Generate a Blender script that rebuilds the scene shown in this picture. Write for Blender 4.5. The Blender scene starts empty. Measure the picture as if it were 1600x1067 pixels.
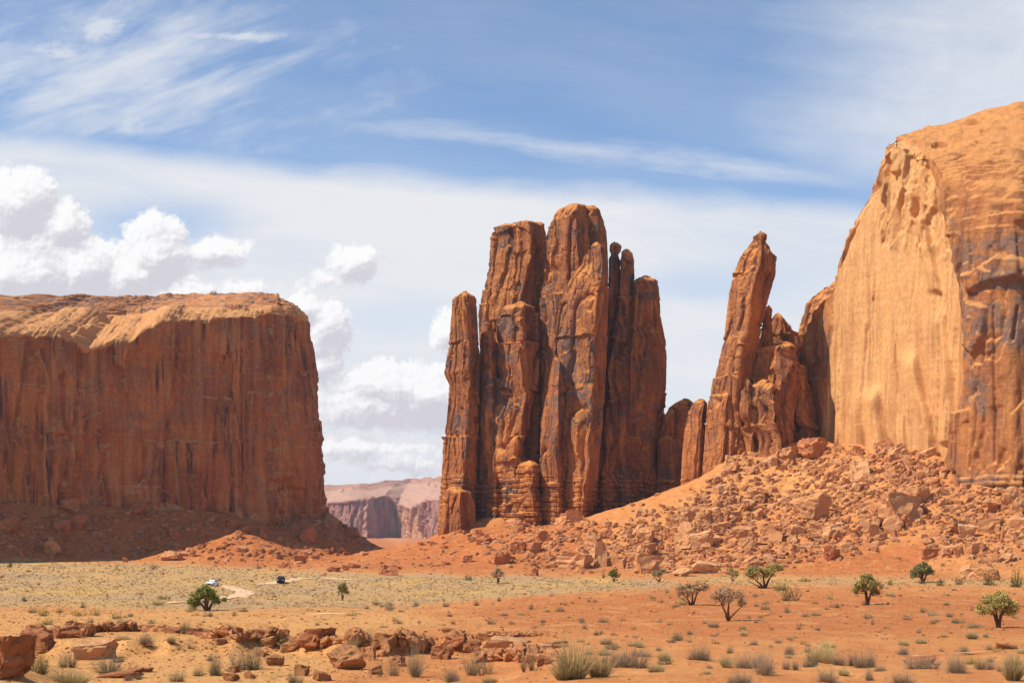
import bpy, bmesh, math, random
import numpy as np

# ------------------------------------------------------------------ camera, sun, sky
S = bpy.context.scene
F = 2222.2            # focal length in photo pixels (1600 wide)
HOR = 830.0           # photo row of the horizon
SUN_EL, SUN_BACK = 52.0, -13.0     # elevation; degrees behind the left-hand side
cam_d = bpy.data.cameras.new('camera'); cam = bpy.data.objects.new('camera', cam_d)
S.collection.objects.link(cam); S.camera = cam
cam.location = (0, 0, 0); cam.rotation_euler = (math.pi / 2, 0, 0)
cam_d.sensor_width = 36; cam_d.lens = 36 * F / 1600; cam_d.shift_y = (HOR - 533.5) / 1600
cam_d.clip_start = 0.5; cam_d.clip_end = 30000
cam_d.dof.use_dof = True; cam_d.dof.focus_distance = 420; cam_d.dof.aperture_fstop = 2.6
el, az = math.radians(SUN_EL), math.radians(SUN_BACK)
SUNV = np.array((-math.cos(az) * math.cos(el), math.sin(az) * math.cos(el), math.sin(el)))
sl = bpy.data.lights.new('sun', 'SUN'); so = bpy.data.objects.new('sun', sl); S.collection.objects.link(so)
sl.energy = 5.0; sl.angle = math.radians(0.53); sl.color = (1.0, 0.92, 0.80)
import mathutils
so.rotation_euler = mathutils.Vector(SUNV).to_track_quat('Z', 'Y').to_euler()
so.location = (-300, 100, 400)
S.view_settings.view_transform = 'Standard'; S.view_settings.look = 'None'
S.view_settings.gamma = 1; S.view_settings.exposure = 0.18
S.cycles.use_denoising = True; S.cycles.denoiser = 'OPENIMAGEDENOISE'; S.cycles.denoising_input_passes = 'RGB_ALBEDO_NORMAL'; S.cycles.denoising_prefilter = 'ACCURATE'
S.cycles.max_bounces = 6; S.cycles.diffuse_bounces = 3; S.cycles.volume_bounces = 0
S.cycles.transparent_max_bounces = 4
rng = np.random.default_rng(7); random.seed(7)


class NT:
    """small helper that builds node trees"""
    def __init__(s, tree):
        s.t = tree; s.n = tree.nodes; s.l = tree.links
    def put(s, sock, v):
        if v is None: return
        if hasattr(v, 'is_linked'): s.l.new(v, sock)
        else:
            try: sock.default_value = v
            except Exception: sock.default_value = (*v, 1.0)
    def node(s, typ, ins=(), out=0, **kw):
        n = s.n.new(typ)
        for k, v in kw.items(): setattr(n, k, v)
        for k, v in (ins.items() if isinstance(ins, dict) else enumerate(ins)): s.put(n.inputs[k], v)
        return n.outputs[out] if out is not None else n
    def m(s, op, a, b=None, c=None, clamp=False):
        return s.node('ShaderNodeMath', [a, b, c], operation=op, use_clamp=clamp)
    def v(s, op, a, b=None, out=0):
        return s.node('ShaderNodeVectorMath', [a, b], out=out, operation=op)
    def ss(s, x, lo, hi):
        n = s.n.new('ShaderNodeMapRange'); n.interpolation_type = 'SMOOTHSTEP'
        s.put(n.inputs[0], x); s.put(n.inputs[1], lo); s.put(n.inputs[2], hi); return n.outputs[0]
    def mix(s, f, a, b, blend='MIX'):
        n = s.n.new('ShaderNodeMix'); n.data_type = 'RGBA'; n.blend_type = blend
        s.put(n.inputs[0], f); s.put(n.inputs[6], a); s.put(n.inputs[7], b); return n.outputs[2]
    def noise(s, vec, scale, detail=4.0, rough=0.55, dist=0.0, out=0):
        return s.node('ShaderNodeTexNoise', {'Vector': vec, 'Scale': scale, 'Detail': detail, 'Roughness': rough, 'Distortion': dist}, out=out)
    def comb(s, x, y, z=0.0): return s.node('ShaderNodeCombineXYZ', [x, y, z])


def build_world():
    w = bpy.data.worlds.new('World'); S.world = w; w.use_nodes = True
    t = NT(w.node_tree); t.n.clear()
    sky = t.n.new('ShaderNodeTexSky'); sky.sky_type = 'NISHITA'; sky.sun_disc = False
    sky.sun_elevation = el
    sky.sun_rotation = math.radians(270 + SUN_BACK)
    sky.altitude = 1600; sky.air_density = 1.0; sky.dust_density = 0.6; sky.ozone_density = 1.6
    d = t.node('ShaderNodeTexCoord', out=0)     # generated = view direction for a world
    sep = t.n.new('ShaderNodeSeparateXYZ'); t.l.new(d, sep.inputs[0])
    x, y, z = sep.outputs
    ys = t.m('MAXIMUM', y, 0.08)
    # directions are laid out on the plane one hundred photo pixels per unit ahead of the viewer
    U = t.m('MULTIPLY_ADD', t.m('DIVIDE', x, ys), F / 100, 8.0)
    V = t.m('SUBTRACT', HOR / 100, t.m('MULTIPLY', t.m('DIVIDE', z, ys), F / 100))
    p = t.comb(U, V)
    inf = t.ss(y, 0.1, 0.3)
    # --- thin high veil with a sweeping upper edge
    def stretched(su, sv, ang=0.0, off=0.0):
        mp = t.n.new('ShaderNodeMapping'); mp.vector_type = 'POINT'
        t.l.new(p, mp.inputs[0]); mp.inputs[2].default_value = (0, 0, ang)
        mp.inputs[3].default_value = (1, 1, 1); mp.inputs[1].default_value = (off, off * 1.7, 0)
        return t.v('MULTIPLY', mp.outputs[0], (su, sv, 1))
    wob = t.noise(stretched(0.35, 0.9, 0.0, 3.1), 1.0, 5, 0.55)
    wob2 = t.noise(stretched(0.16, 0.9, -0.12, 8.1), 1.0, 6, 0.6)
    edge = t.m('ADD', t.m('MULTIPLY_ADD', t.m('POWER', t.m('MAXIMUM', U, 0.0), 0.85), 0.125, 2.0), t.m('MULTIPLY_ADD', wob, 0.6, -0.3))
    below = t.m('SUBTRACT', V, edge)
    veil = t.m('MULTIPLY', t.ss(below, -0.12, 0.42), t.ss(wob2, 0.18, 0.6))
    veil = t.m('MULTIPLY_ADD', veil, 0.30, t.m('MULTIPLY', t.ss(below, -0.15, 0.42), 0.70))
    # bluish gaps in the veil
    def blob(cu, cv, ru, rv):
        q = t.v('MULTIPLY', t.v('SUBTRACT', p, (cu, cv, 0)), (1 / ru, 1 / rv, 0))
        return t.m('SUBTRACT', 1.0, t.v('LENGTH', q, out=1))
    gapn = t.m('MULTIPLY_ADD', wob, 1.0, -0.5)
    gap = None
    for (cu, cv, ru, rv, a) in ((2.2, 3.5, 2.2, 0.7, 0.6), (11.0, 4.45, 2.2, 0.45, 0.32), (6.3, 5.0, 2.0, 0.5, 0.25)):
        g = t.m('MULTIPLY', t.ss(t.m('ADD', blob(cu, cv, ru, rv), gapn), 0.0, 0.9), a)
        gap = g if gap is None else t.m('MAXIMUM', gap, g)
    veil = t.m('MULTIPLY', veil, t.m('SUBTRACT', 1.0, gap))
    # --- contrail-like band
    ci0 = t.noise(stretched(0.5, 2.6, -0.05, 2.2), 1.0, 8, 0.65, 0.3)
    bc = t.m('SUBTRACT', V, t.m('MULTIPLY_ADD', U, 0.112, 1.33))
    bw = t.m('ADD', t.m('MULTIPLY_ADD', ci0, 0.7, -0.33), t.m('ABSOLUTE', bc))
    band = t.m('MULTIPLY', t.ss(bw, 0.34, -0.12), t.m('MULTIPLY', t.ss(U, 4.2, 7.2), t.ss(U, 15.5, 11.5)))
    band = t.m('MULTIPLY', band, 0.62)
    # --- cirrus wisps upper left, thin veil upper right
    ci = t.noise(stretched(0.30, 1.5, 0.33, 1.3), 1.0, 8, 0.62, 0.35)
    ci2 = t.noise(stretched(0.9, 1.6, 0.2, 5.3), 1.3, 8, 0.66, 0.5)
    cm = t.m('MULTIPLY', t.ss(t.m('ADD', blob(2.0, 1.15, 5.6, 1.9), t.m('MULTIPLY_ADD', ci2, 0.8, -0.4)), 0.0, 0.85), t.ss(ci, 0.28, 0.66))
    cr = t.m('MULTIPLY', t.ss(t.m('ADD', blob(16.5, 1.3, 6.0, 3.2), t.m('MULTIPLY_ADD', wob2, 0.7, -0.35)), 0.0, 0.8), t.m('MULTIPLY_ADD', ci2, 0.5, 0.55))
    pf = t.m('MAXIMUM', blob(3.7, 0.57, 1.3, 0.14), t.m('MAXIMUM', blob(1.6, 0.42, 0.75, 0.4), t.m('MAXIMUM', blob(0.75, 0.8, 1.0, 0.25), blob(2.0, 1.95, 0.6, 0.35))))
    pf = t.m('MULTIPLY', t.ss(t.m('ADD', pf, t.m('MULTIPLY_ADD', ci2, 2.2, -1.2)), 0.0, 0.9), 0.75)
    thin = t.m('MAXIMUM', t.m('MAXIMUM', t.m('MULTIPLY', cm, 0.80), cr), t.m('MAXIMUM', band, pf))
    thin = t.m('MAXIMUM', thin, veil)
    thin = t.m('MAXIMUM', thin, t.m('MULTIPLY', t.ss(wob2, 0.2, 0.8), 0.16))
    bank = t.m('MULTIPLY', t.ss(t.m('ADD', V, t.m('MULTIPLY_ADD', wob, 1.6, -0.8)), 4.6, 6.0), 0.88)
    thin = t.m('MAXIMUM', thin, bank)
    # --- the rest of the sky keeps a loose cloud cover
    gen = t.noise(t.v('MULTIPLY', d, (2.0, 2.0, 5.0)), 1.0, 6, 0.6)
    gen = t.m('MULTIPLY', t.ss(gen, 0.50, 0.72), 0.2)
    thin = t.m('ADD', t.m('MULTIPLY', thin, inf), t.m('MULTIPLY', gen, t.m('SUBTRACT', 1.0, inf)))
    # --- heaped clouds: (u, v, ru, rv)
    heaps = ((0.25, 3.2, 0.75, 0.72), (0.95, 3.55, 0.55, 0.55), (0.3, 4.4, 1.4, 1.0), (1.25, 4.3, 0.8, 0.75), (2.45, 3.95, 0.62, 0.72),
             (2.0, 4.35, 0.9, 0.6), (3.3, 3.95, 0.7, 0.36), (2.7, 4.6, 1.2, 0.4), (3.75, 4.55, 0.62, 0.22), (4.75, 4.85, 0.5, 0.35),
             (5.1, 5.15, 0.48, 0.6), (4.95, 5.7, 0.5, 0.35), (6.2, 6.05, 1.1, 0.52), (5.75, 6.35, 1.2, 0.42), (6.75, 6.2, 0.9, 0.62), (5.5, 4.15, 0.42, 0.42), (5.15, 4.4, 0.5, 0.2),
             (7.05, 5.2, 0.4, 0.45), (5.6, 7.0, 1.7, 0.22), (6.3, 7.2, 1.4, 0.22))
    ng = bpy.data.node_groups.new('heaps', 'ShaderNodeTree')
    ng.interface.new_socket('p', in_out='INPUT', socket_type='NodeSocketVector')
    ng.interface.new_socket('f', in_out='OUTPUT', socket_type='NodeSocketFloat')
    ng.interface.new_socket('b', in_out='OUTPUT', socket_type='NodeSocketFloat')
    g = NT(ng); gi = g.n.new('NodeGroupInput'); go = g.n.new('NodeGroupOutput')
    wv = g.v('SUBTRACT', g.noise(gi.outputs[0], 2.2, 4, 0.55, out=1), (0.5, 0.5, 0.5))
    pp = g.v('ADD', gi.outputs[0], g.v('MULTIPLY', wv, (0.38, 0.38, 0)))
    f = None; nb = None
    for (cu, cv, ru, rv) in heaps:
        q = g.v('MULTIPLY', g.v('SUBTRACT', pp, (cu, cv, 0)), (1 / ru, 1 / rv, 0))
        b_ = g.m('SUBTRACT', 1.0, g.v('LENGTH', q, out=1))
        b_ = g.m('MULTIPLY', b_, min(ru, rv) * 1.6)
        f = b_ if f is None else g.m('SMOOTH_MAX', f, b_, 0.12)
    vor = g.node('ShaderNodeTexVoronoi', {'Vector': pp, 'Scale': 2.2, 'Detail': 5.0, 'Roughness': 0.62, 'Lacunarity': 2.1}, out=0, voronoi_dimensions='2D', feature='F1', normalize=True)
    fn = g.noise(gi.outputs[0], 9.0, 6, 0.65)
    f2 = g.m('ADD', f, g.m('MULTIPLY_ADD', vor, -0.80, 0.22))
    f2 = g.m('ADD', f2, g.m('MULTIPLY_ADD', fn, 0.26, -0.13))
    g.l.new(f2, go.inputs[0]); g.l.new(f, go.inputs[1])
    def heap(vec):
        n = t.n.new('ShaderNodeGroup'); n.node_tree = ng; t.l.new(vec, n.inputs[0]); return n.outputs
    h0, b0 = heap(p); h1, b1 = heap(t.v('ADD', p, (-0.10, -0.20, 0)))
    h2, b2 = heap(t.v('ADD', p, (-0.03, -0.055, 0)))
    cum = t.m('MULTIPLY', t.m('MULTIPLY', t.ss(t.m('ADD', h0, 0.03), 0.0, t.m('MULTIPLY_ADD', wob, 0.30, 0.08)), inf), 0.97)
    lit = t.m('SUBTRACT', h0, h1)
    lit = t.m('ADD', t.m('MULTIPLY', lit, 2.0), t.m('MULTIPLY', t.m('SUBTRACT', b0, b1), 1.2))
    lit = t.m('ADD', lit, t.m('MULTIPLY', t.m('SUBTRACT', h0, h2), 3.2))
    lit = t.ss(t.m('ADD', lit, t.m('MULTIPLY', t.m('SUBTRACT', 0.22, b0), 0.8)), -0.95, 1.15)
    ccol = t.mix(lit, (5.9, 5.75, 6.3, 1), (8.9, 8.85, 8.85, 1))
    tcol = t.mix(wob2, (6.7, 6.95, 7.4, 1), (7.7, 7.75, 7.9, 1))
    base = t.mix(1.0, sky.outputs[0], (1.28, 1.36, 1.42, 1), 'MULTIPLY')
    col = t.mix(thin, base, tcol)
    col = t.mix(cum, col, ccol)
    bg = t.n.new('ShaderNodeBackground'); t.l.new(col, bg.inputs[0]); bg.inputs[1].default_value = 0.1
    out = t.n.new('ShaderNodeOutputWorld'); t.l.new(bg.outputs[0], out.inputs[0])
build_world()

# ------------------------------------------------------------------ numpy noise
_G = rng.normal(size=(512, 3)); _G /= np.linalg.norm(_G, axis=1)[:, None]
def _hash(ix, iy, iz, s):
    h = (ix.astype(np.uint32) * np.uint32(374761393)) ^ (iy.astype(np.uint32) * np.uint32(668265263)) ^ (iz.astype(np.uint32) * np.uint32(2147483647 & 0x9E3779B1)) ^ np.uint32((s * 2654435761) & 0xffffffff)
    h = (h ^ (h >> np.uint32(13))) * np.uint32(1274126177)
    h = (h ^ (h >> np.uint32(15))) * np.uint32(2246822519)
    return h ^ (h >> np.uint32(16))
def perlin(x, y, z=None, s=0):
    x, y = np.broadcast_arrays(np.asarray(x, float), np.asarray(y, float))
    z = np.zeros_like(x) if z is None else np.broadcast_to(np.asarray(z, float), x.shape)
    ix, iy, iz = (np.floor(a).astype(np.int64) for a in (x, y, z))
    fx, fy, fz = x - ix, y - iy, z - iz
    u, v, w = (f * f * f * (f * (f * 6 - 15) + 10) for f in (fx, fy, fz))
    r = 0
    for dx in (0, 1):
        for dy in (0, 1):
            for dz in (0, 1):
                g = _G[_hash(ix + dx, iy + dy, iz + dz, s) & np.uint32(511)]
                d = g[..., 0] * (fx - dx) + g[..., 1] * (fy - dy) + g[..., 2] * (fz - dz)
                r = r + d * (u if dx else 1 - u) * (v if dy else 1 - v) * (w if dz else 1 - w)
    return r * 1.5
def fbm(x, y, z=None, o=4, s=0, gain=0.5):
    r, a, f = 0, 1.0, 1.0
    for i in range(o):
        r = r + a * perlin(x * f, y * f, None if z is None else z * f, s + i * 17); a *= gain; f *= 2.03
    return r
def cells(x, y, z, s=0):
    """nearest jittered cell: random value per cell, F1, F2"""
    ix, iy, iz = (np.floor(a).astype(np.int64) for a in (x, y, z))
    f1 = np.full(x.shape, 9.0); f2 = f1.copy(); val = np.zeros(x.shape)
    for dx in (-1, 0, 1):
        for dy in (-1, 0, 1):
            for dz in (-1, 0, 1):
                cx, cy, cz = ix + dx, iy + dy, iz + dz
                h = _hash(cx, cy, cz, s)
                jx = (h & np.uint32(1023)) / 1023.0; jy = ((h >> np.uint32(10)) & np.uint32(1023)) / 1023.0; jz = ((h >> np.uint32(20)) & np.uint32(1023)) / 1023.0
                d = (cx + jx - x) ** 2 + (cy + jy - y) ** 2 + (cz + jz - z) ** 2
                nearer = d < f1
                f2 = np.where(nearer, f1, np.minimum(f2, d)); f1 = np.where(nearer, d, f1)
                val = np.where(nearer, (_hash(cx, cy, cz, s + 91) & np.uint32(4095)) / 4095.0, val)
    return val, np.sqrt(f1), np.sqrt(f2)
def sstep(x, a, b):
    t = np.clip((x - a) / (b - a), 0, 1); return t * t * (3 - 2 * t)
def smax(a, b, k):
    h = np.clip(0.5 + 0.5 * (a - b) / k, 0, 1); return b * (1 - h) + a * h + k * h * (1 - h)
def inpoly(px, py, poly):
    """signed distance to a polygon, positive inside"""
    poly = np.asarray(poly, float); n = len(poly); d = np.full(px.shape, 1e9); ins = np.zeros(px.shape, bool)
    for i in range(n):
        x1, y1 = poly[i]; x2, y2 = poly[(i + 1) % n]
        ex, ey = x2 - x1, y2 - y1; L = ex * ex + ey * ey + 1e-9
        tt = np.clip(((px - x1) * ex + (py - y1) * ey) / L, 0, 1)
        d = np.minimum(d, np.hypot(px - x1 - tt * ex, py - y1 - tt * ey))
        c = ((y1 > py) != (y2 > py)) & (px < ex * (py - y1) / (ey if abs(ey) > 1e-9 else 1e-9) + x1)
        ins ^= c
    return np.where(ins, d, -d)
def P(px, py, Y): return np.array(((px - 800) / F * Y, Y, (HOR - py) / F * Y))
def topx(p): return 800 + F * p[..., 0] / p[..., 1], HOR - F * p[..., 2] / p[..., 1]

# ------------------------------------------------------------------ mesh and object helpers
def mesh_np(name, V, Q, mat, mask=None, smooth=False, tri=False):
    me = bpy.data.meshes.new(name); V = np.ascontiguousarray(V, np.float32); k = Q.shape[1]
    me.vertices.add(len(V)); me.vertices.foreach_set('co', V.ravel())
    me.loops.add(Q.size); me.loops.foreach_set('vertex_index', np.ascontiguousarray(Q, np.int32).ravel())
    me.polygons.add(len(Q)); me.polygons.foreach_set('loop_start', np.arange(0, Q.size, k, dtype=np.int32))
    me.update(calc_edges=True); me.validate()
    if mask is not None:
        a = me.color_attributes.new('mask', 'FLOAT_COLOR', 'POINT')
        m = np.zeros((len(V), 4), np.float32); m[:, :mask.shape[1]] = mask; a.data.foreach_set('color', m.ravel())
    me.polygons.foreach_set('use_smooth', np.full(len(me.polygons), smooth) if np.isscalar(smooth) else np.ascontiguousarray(smooth, bool))
    if mat: me.materials.append(mat)
    return me
def link(name, me, parent=None, loc=None):
    o = bpy.data.objects.new(name, me); S.collection.objects.link(o)
    if parent: o.parent = parent
    if loc is not None: o.location = loc
    return o
def tag(o, label=None, cat=None, group=None, kind=None):
    if label: o['label'] = label
    if cat: o['category'] = cat
    if group: o['group'] = group
    if kind: o['kind'] = kind
    return o
def empty(name, loc=(0, 0, 0)): return link(name, None, None, loc)
def gridfaces(nv, nu, wrap=False):
    i = np.arange(nv - 1)[:, None] * nu; j = np.arange(nu if wrap else nu - 1)[None, :]; j2 = (j + 1) % nu
    return np.stack((i + j, i + j2, i + nu + j2, i + nu + j), -1).reshape(-1, 4)
def gridnormals(G, wrap=False):
    if wrap: du = np.roll(G, -1, 1) - np.roll(G, 1, 1)
    else: du = np.gradient(G, axis=1)
    dv = np.gradient(G, axis=0)
    n = np.cross(du, dv); n /= np.linalg.norm(n, axis=-1, keepdims=True) + 1e-9
    return n

# ------------------------------------------------------------------ materials
def new_mat(name):
    m = bpy.data.materials.new(name); m.use_nodes = True; t = NT(m.node_tree)
    b = t.n['Principled BSDF']; b.inputs['Roughness'].default_value = 0.92
    b.inputs['Specular IOR Level'].default_value = 0.15
    return m, t, b
def plain(name, col, rough=0.6, metal=0.0, var=0.12):
    m, t, b = new_mat(name)
    pos = t.node('ShaderNodeTexCoord', out=3); n = t.noise(pos, 3.0, 4)
    t.l.new(t.mix(t.m('MULTIPLY', n, var * 2), (*col, 1), (*[c * 0.55 for c in col], 1)), b.inputs['Base Color'])
    b.inputs['Roughness'].default_value = rough; b.inputs['Metallic'].default_value = metal
    return m
def rock_mat(name, dark, mid, light, pale=(0.60, 0.33, 0.17), varnish=(0.12, 0.062, 0.05), grey=(0.23, 0.15, 0.125), k=1.0, streak=0.6, bump=0.5, local=False, joint=0.0):
    """sandstone: bedding, mottling, hanging varnish streaks; mask = (pale scar or painted sunlight, varnish amount, grey patina, top stone)"""
    m, t, b = new_mat(name)
    pos = t.node('ShaderNodeTexCoord', out=3) if local else t.node('ShaderNodeNewGeometry', out=0)
    at = t.n.new('ShaderNodeAttribute'); at.attribute_name = 'mask'
    sp = t.n.new('ShaderNodeSeparateColor'); t.l.new(at.outputs[0], sp.inputs[0]); mp, mv, mg = sp.outputs; mt = at.outputs[3]
    big = t.noise(t.v('MULTIPLY', pos, (0.05 * k, 0.05 * k, 0.035 * k)), 1.0, 6, 0.6, 0.6)
    bed = t.noise(t.v('MULTIPLY', pos, (0.025 * k, 0.025 * k, 0.55 * k)), 1.0, 5, 0.6, 0.5)
    fine = t.noise(pos, 0.6 * k, 6, 0.65)
    c = t.mix(t.ss(big, 0.32, 0.68), (*dark, 1), (*mid, 1))
    c = t.mix(t.m('MULTIPLY', t.ss(bed, 0.50, 0.74), 0.35), c, (*light, 1))
    c = t.mix(t.m('MULTIPLY', t.ss(t.noise(t.v('MULTIPLY', pos, (0.16 * k, 0.16 * k, 0.01 * k)), 1.0, 5, 0.6, 0.3), 0.45, 0.7), 0.6), c, (*light, 1))
    st = t.noise(t.v('MULTIPLY', pos, (0.30 * k, 0.30 * k, 0.012 * k)), 1.0, 6, 0.62, 0.25)
    st2 = t.noise(t.v('MULTIPLY', pos, (0.07 * k, 0.07 * k, 0.02 * k)), 1.0, 4, 0.6, 0.8)
    sv = t.m('MULTIPLY', t.ss(st, 0.47, 0.62), t.ss(st2, 0.38, 0.62))
    # pale fresh rock, and the painted sunlit patch on the far mesa
    pc = t.mix(t.ss(bed, 0.35, 0.7), (pale[0] * 0.94, pale[1] * 0.90, pale[2] * 0.86, 1), (*pale, 1))
    pst = t.ss(t.noise(t.v('MULTIPLY', pos, (0.45 * k, 0.45 * k, 0.015 * k)), 1.0, 5, 0.6), 0.48, 0.68)
    pst = t.m('MULTIPLY', pst, t.m('MULTIPLY', t.ss(st2, 0.35, 0.6), 0.55))
    pst = t.m('MAXIMUM', pst, t.m('MULTIPLY', t.ss(t.noise(t.v('MULTIPLY', pos, (0.13 * k, 0.13 * k, 0.014 * k)), 1.0, 4, 0.6, 0.2), 0.5, 0.68), 0.42))
    pc = t.mix(pst, pc, (pale[0] * 0.62, pale[1] * 0.48, pale[2] * 0.42, 1))
    c = t.mix(mp, c, pc)
    # grey patina
    gp = t.m('MULTIPLY', mg, t.ss(t.noise(t.v('MULTIPLY', pos, (0.09 * k, 0.09 * k, 0.16 * k)), 1.0, 5, 0.62, 0.9), 0.42, 0.56))
    c = t.mix(t.m('MULTIPLY', gp, 0.88), c, (*grey, 1))
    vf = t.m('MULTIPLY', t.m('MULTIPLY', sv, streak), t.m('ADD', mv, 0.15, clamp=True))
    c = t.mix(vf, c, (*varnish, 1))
    c = t.mix(t.m('MULTIPLY', t.m('MULTIPLY', t.ss(t.noise(t.v('MULTIPLY', pos, (0.07 * k, 0.07 * k, 0.03 * k)), 1.0, 6, 0.66, 0.8), 0.50, 0.64), joint), t.m('MULTIPLY_ADD', mp, -0.7, 0.7)), c, (varnish[0] * 1.5, varnish[1] * 1.5, varnish[2] * 1.6, 1))
    # clean weathered stone on the tops
    c = t.mix(t.m('MULTIPLY', mt, 0.85), c, (*light, 1))
    c = t.mix(1.0, c, t.node('ShaderNodeMapRange', [fine, 0.25, 0.75, 0.74, 1.2]), 'MULTIPLY')
    t.l.new(c, b.inputs['Base Color'])
    bp = t.n.new('ShaderNodeBump'); bp.inputs['Strength'].default_value = min(1.0, bump * 1.6); bp.inputs['Distance'].default_value = 0.75 / k
    hh = t.m('ADD', t.noise(t.v('MULTIPLY', pos, (1.0 * k, 1.0 * k, 1.6 * k)), 1.0, 6, 0.7), t.m('MULTIPLY', t.noise(t.v('MULTIPLY', pos, (0.1 * k, 0.1 * k, 1.3 * k)), 1.0, 4, 0.6), 0.25))
    vo = t.node('ShaderNodeTexVoronoi', {'Vector': t.v('ADD', t.v('MULTIPLY', pos, (0.20 * k, 0.20 * k, 0.075 * k)), t.v('MULTIPLY', t.noise(pos, 0.15 * k, 4, 0.6, out=1), (0.9, 0.9, 0.5))), 'Scale': 1.0}, out=0, feature='DISTANCE_TO_EDGE')
    hh = t.m('ADD', hh, t.m('MULTIPLY', t.m('MULTIPLY', t.ss(vo, 0.0, 0.05), joint), t.m('MULTIPLY', t.m('SUBTRACT', 1.0, mp), t.m('MULTIPLY_ADD', mt, -0.8, 1.0))))
    hh = t.m('MULTIPLY', hh, t.m('MULTIPLY_ADD', mp, -0.6, 1.0))
    t.l.new(hh, bp.inputs['Height']); t.l.new(bp.outputs[0], b.inputs['Normal'])
    return m
M_MESA = rock_mat('mesa_sandstone', (0.38, 0.118, 0.040), (0.56, 0.198, 0.064), (0.64, 0.310, 0.118), varnish=(0.10, 0.045, 0.035), streak=1.0, joint=0.25)
M_BUTTE = rock_mat('butte_sandstone', (0.29, 0.098, 0.040), (0.50, 0.180, 0.058), (0.62, 0.245, 0.062), varnish=(0.095, 0.045, 0.036), grey=(0.20, 0.118, 0.088), streak=0.95, joint=0.7)
M_CLIFF = rock_mat('cliff_sandstone', (0.37, 0.130, 0.048), (0.49, 0.190, 0.060), (0.60, 0.265, 0.085), pale=(0.70, 0.368, 0.142), varnish=(0.11, 0.05, 0.038), grey=(0.22, 0.13, 0.092), streak=0.9, joint=0.12)
M_FAR = rock_mat('hazed_far_sandstone', (0.27, 0.10, 0.075), (0.37, 0.155, 0.105), (0.50, 0.29, 0.20), k=0.35, streak=0.9)  # purple-pink stone colour carries part of the distance haze
M_BOULDER = rock_mat('boulder_sandstone', (0.34, 0.125, 0.050), (0.47, 0.190, 0.075), (0.56, 0.260, 0.108), k=3.0, streak=0.3, bump=0.6, local=True)
M_BOULDER_PALE = rock_mat('pale_boulder_sandstone', (0.48, 0.200, 0.078), (0.57, 0.260, 0.105), (0.64, 0.33, 0.15), k=3.0, streak=0.2, bump=0.6, local=True)
M_BOULDER_RED = rock_mat('red_boulder_sandstone', (0.30, 0.088, 0.034), (0.40, 0.130, 0.048), (0.47, 0.180, 0.075), k=3.0, streak=0.3, bump=0.6, local=True)
M_LEDGE = rock_mat('ledge_sandstone', (0.30, 0.095, 0.038), (0.43, 0.150, 0.055), (0.56, 0.245, 0.100), k=3.0, streak=0.2, bump=0.6)
M_RUBBLE = rock_mat('rubble_sandstone', (0.33, 0.120, 0.046), (0.46, 0.185, 0.072), (0.57, 0.265, 0.108), k=2.5, streak=0.2, bump=0.3)

# ------------------------------------------------------------------ rock shaping
def facets(x, y, z, s=0):
    """angular rock: every cell is a tilted plane"""
    ix, iy, iz = (np.floor(a).astype(np.int64) for a in (x, y, z))
    f1 = np.full(x.shape, 9.0); f2 = f1.copy(); val = np.zeros(x.shape); til = np.zeros(x.shape)
    for dx in (-1, 0, 1):
        for dy in (-1, 0, 1):
            for dz in (-1, 0, 1):
                cx, cy, cz = ix + dx, iy + dy, iz + dz
                h = _hash(cx, cy, cz, s)
                ox = x - cx - (h & np.uint32(1023)) / 1023.0; oy = y - cy - ((h >> np.uint32(10)) & np.uint32(1023)) / 1023.0; oz = z - cz - ((h >> np.uint32(20)) & np.uint32(1023)) / 1023.0
                d = ox * ox + oy * oy + oz * oz; nearer = d < f1
                f2 = np.where(nearer, f1, np.minimum(f2, d)); f1 = np.where(nearer, d, f1)
                g = _hash(cx, cy, cz, s + 91); gv = _G[g & np.uint32(511)]
                val = np.where(nearer, ((g >> np.uint32(9)) & np.uint32(1023)) / 1023.0 - 0.5, val)
                til = np.where(nearer, gv[..., 0] * ox + gv[..., 1] * oy + gv[..., 2] * oz, til)
    return val, til, np.sqrt(f2) - np.sqrt(f1)
def arete(x, y, z, A, B, s=0, C=0.35):
    """continuous broken surface: lower envelope of tilted planes, so facets meet in sharp edges"""
    ix, iy, iz = (np.floor(a).astype(np.int64) for a in (x, y, z)); h = np.full(x.shape, 9e9)
    for dx in (-1, 0, 1):
        for dy in (-1, 0, 1):
            for dz in (-1, 0, 1):
                cx, cy, cz = ix + dx, iy + dy, iz + dz
                q = _hash(cx, cy, cz, s)
                ox = x - cx - (q & np.uint32(1023)) / 1023.0; oy = y - cy - ((q >> np.uint32(10)) & np.uint32(1023)) / 1023.0; oz = z - cz - ((q >> np.uint32(20)) & np.uint32(1023)) / 1023.0
                g = _hash(cx, cy, cz, s + 91); gv = _G[g & np.uint32(511)]
                h = np.minimum(h, A * (((g >> np.uint32(9)) & np.uint32(1023)) / 1023.0 - 0.5) + B * (gv[..., 0] * ox + gv[..., 1] * oy + gv[..., 2] * oz) + C * A * (ox * ox + oy * oy + oz * oz))
    return h - np.percentile(h, 62)
def ledges(x, y, z, per, s):
    """thin overhanging beds: a sawtooth across tilted bedding, only in places"""
    q = (z + 0.10 * x - 0.05 * y + 0.9 * fbm(x / 14, y / 14, z / 9, 2, s)) / per; f = q - np.floor(q)
    row = (_hash(np.floor(q).astype(np.int64), np.zeros(q.shape, np.int64), np.zeros(q.shape, np.int64), s) & np.uint32(255)) / 255.0
    return f ** 1.5 * sstep(fbm(x / 22, y / 22, z / 6, 3, s + 5) + 0.7 * (row - 0.5), -0.1, 0.35)
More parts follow.
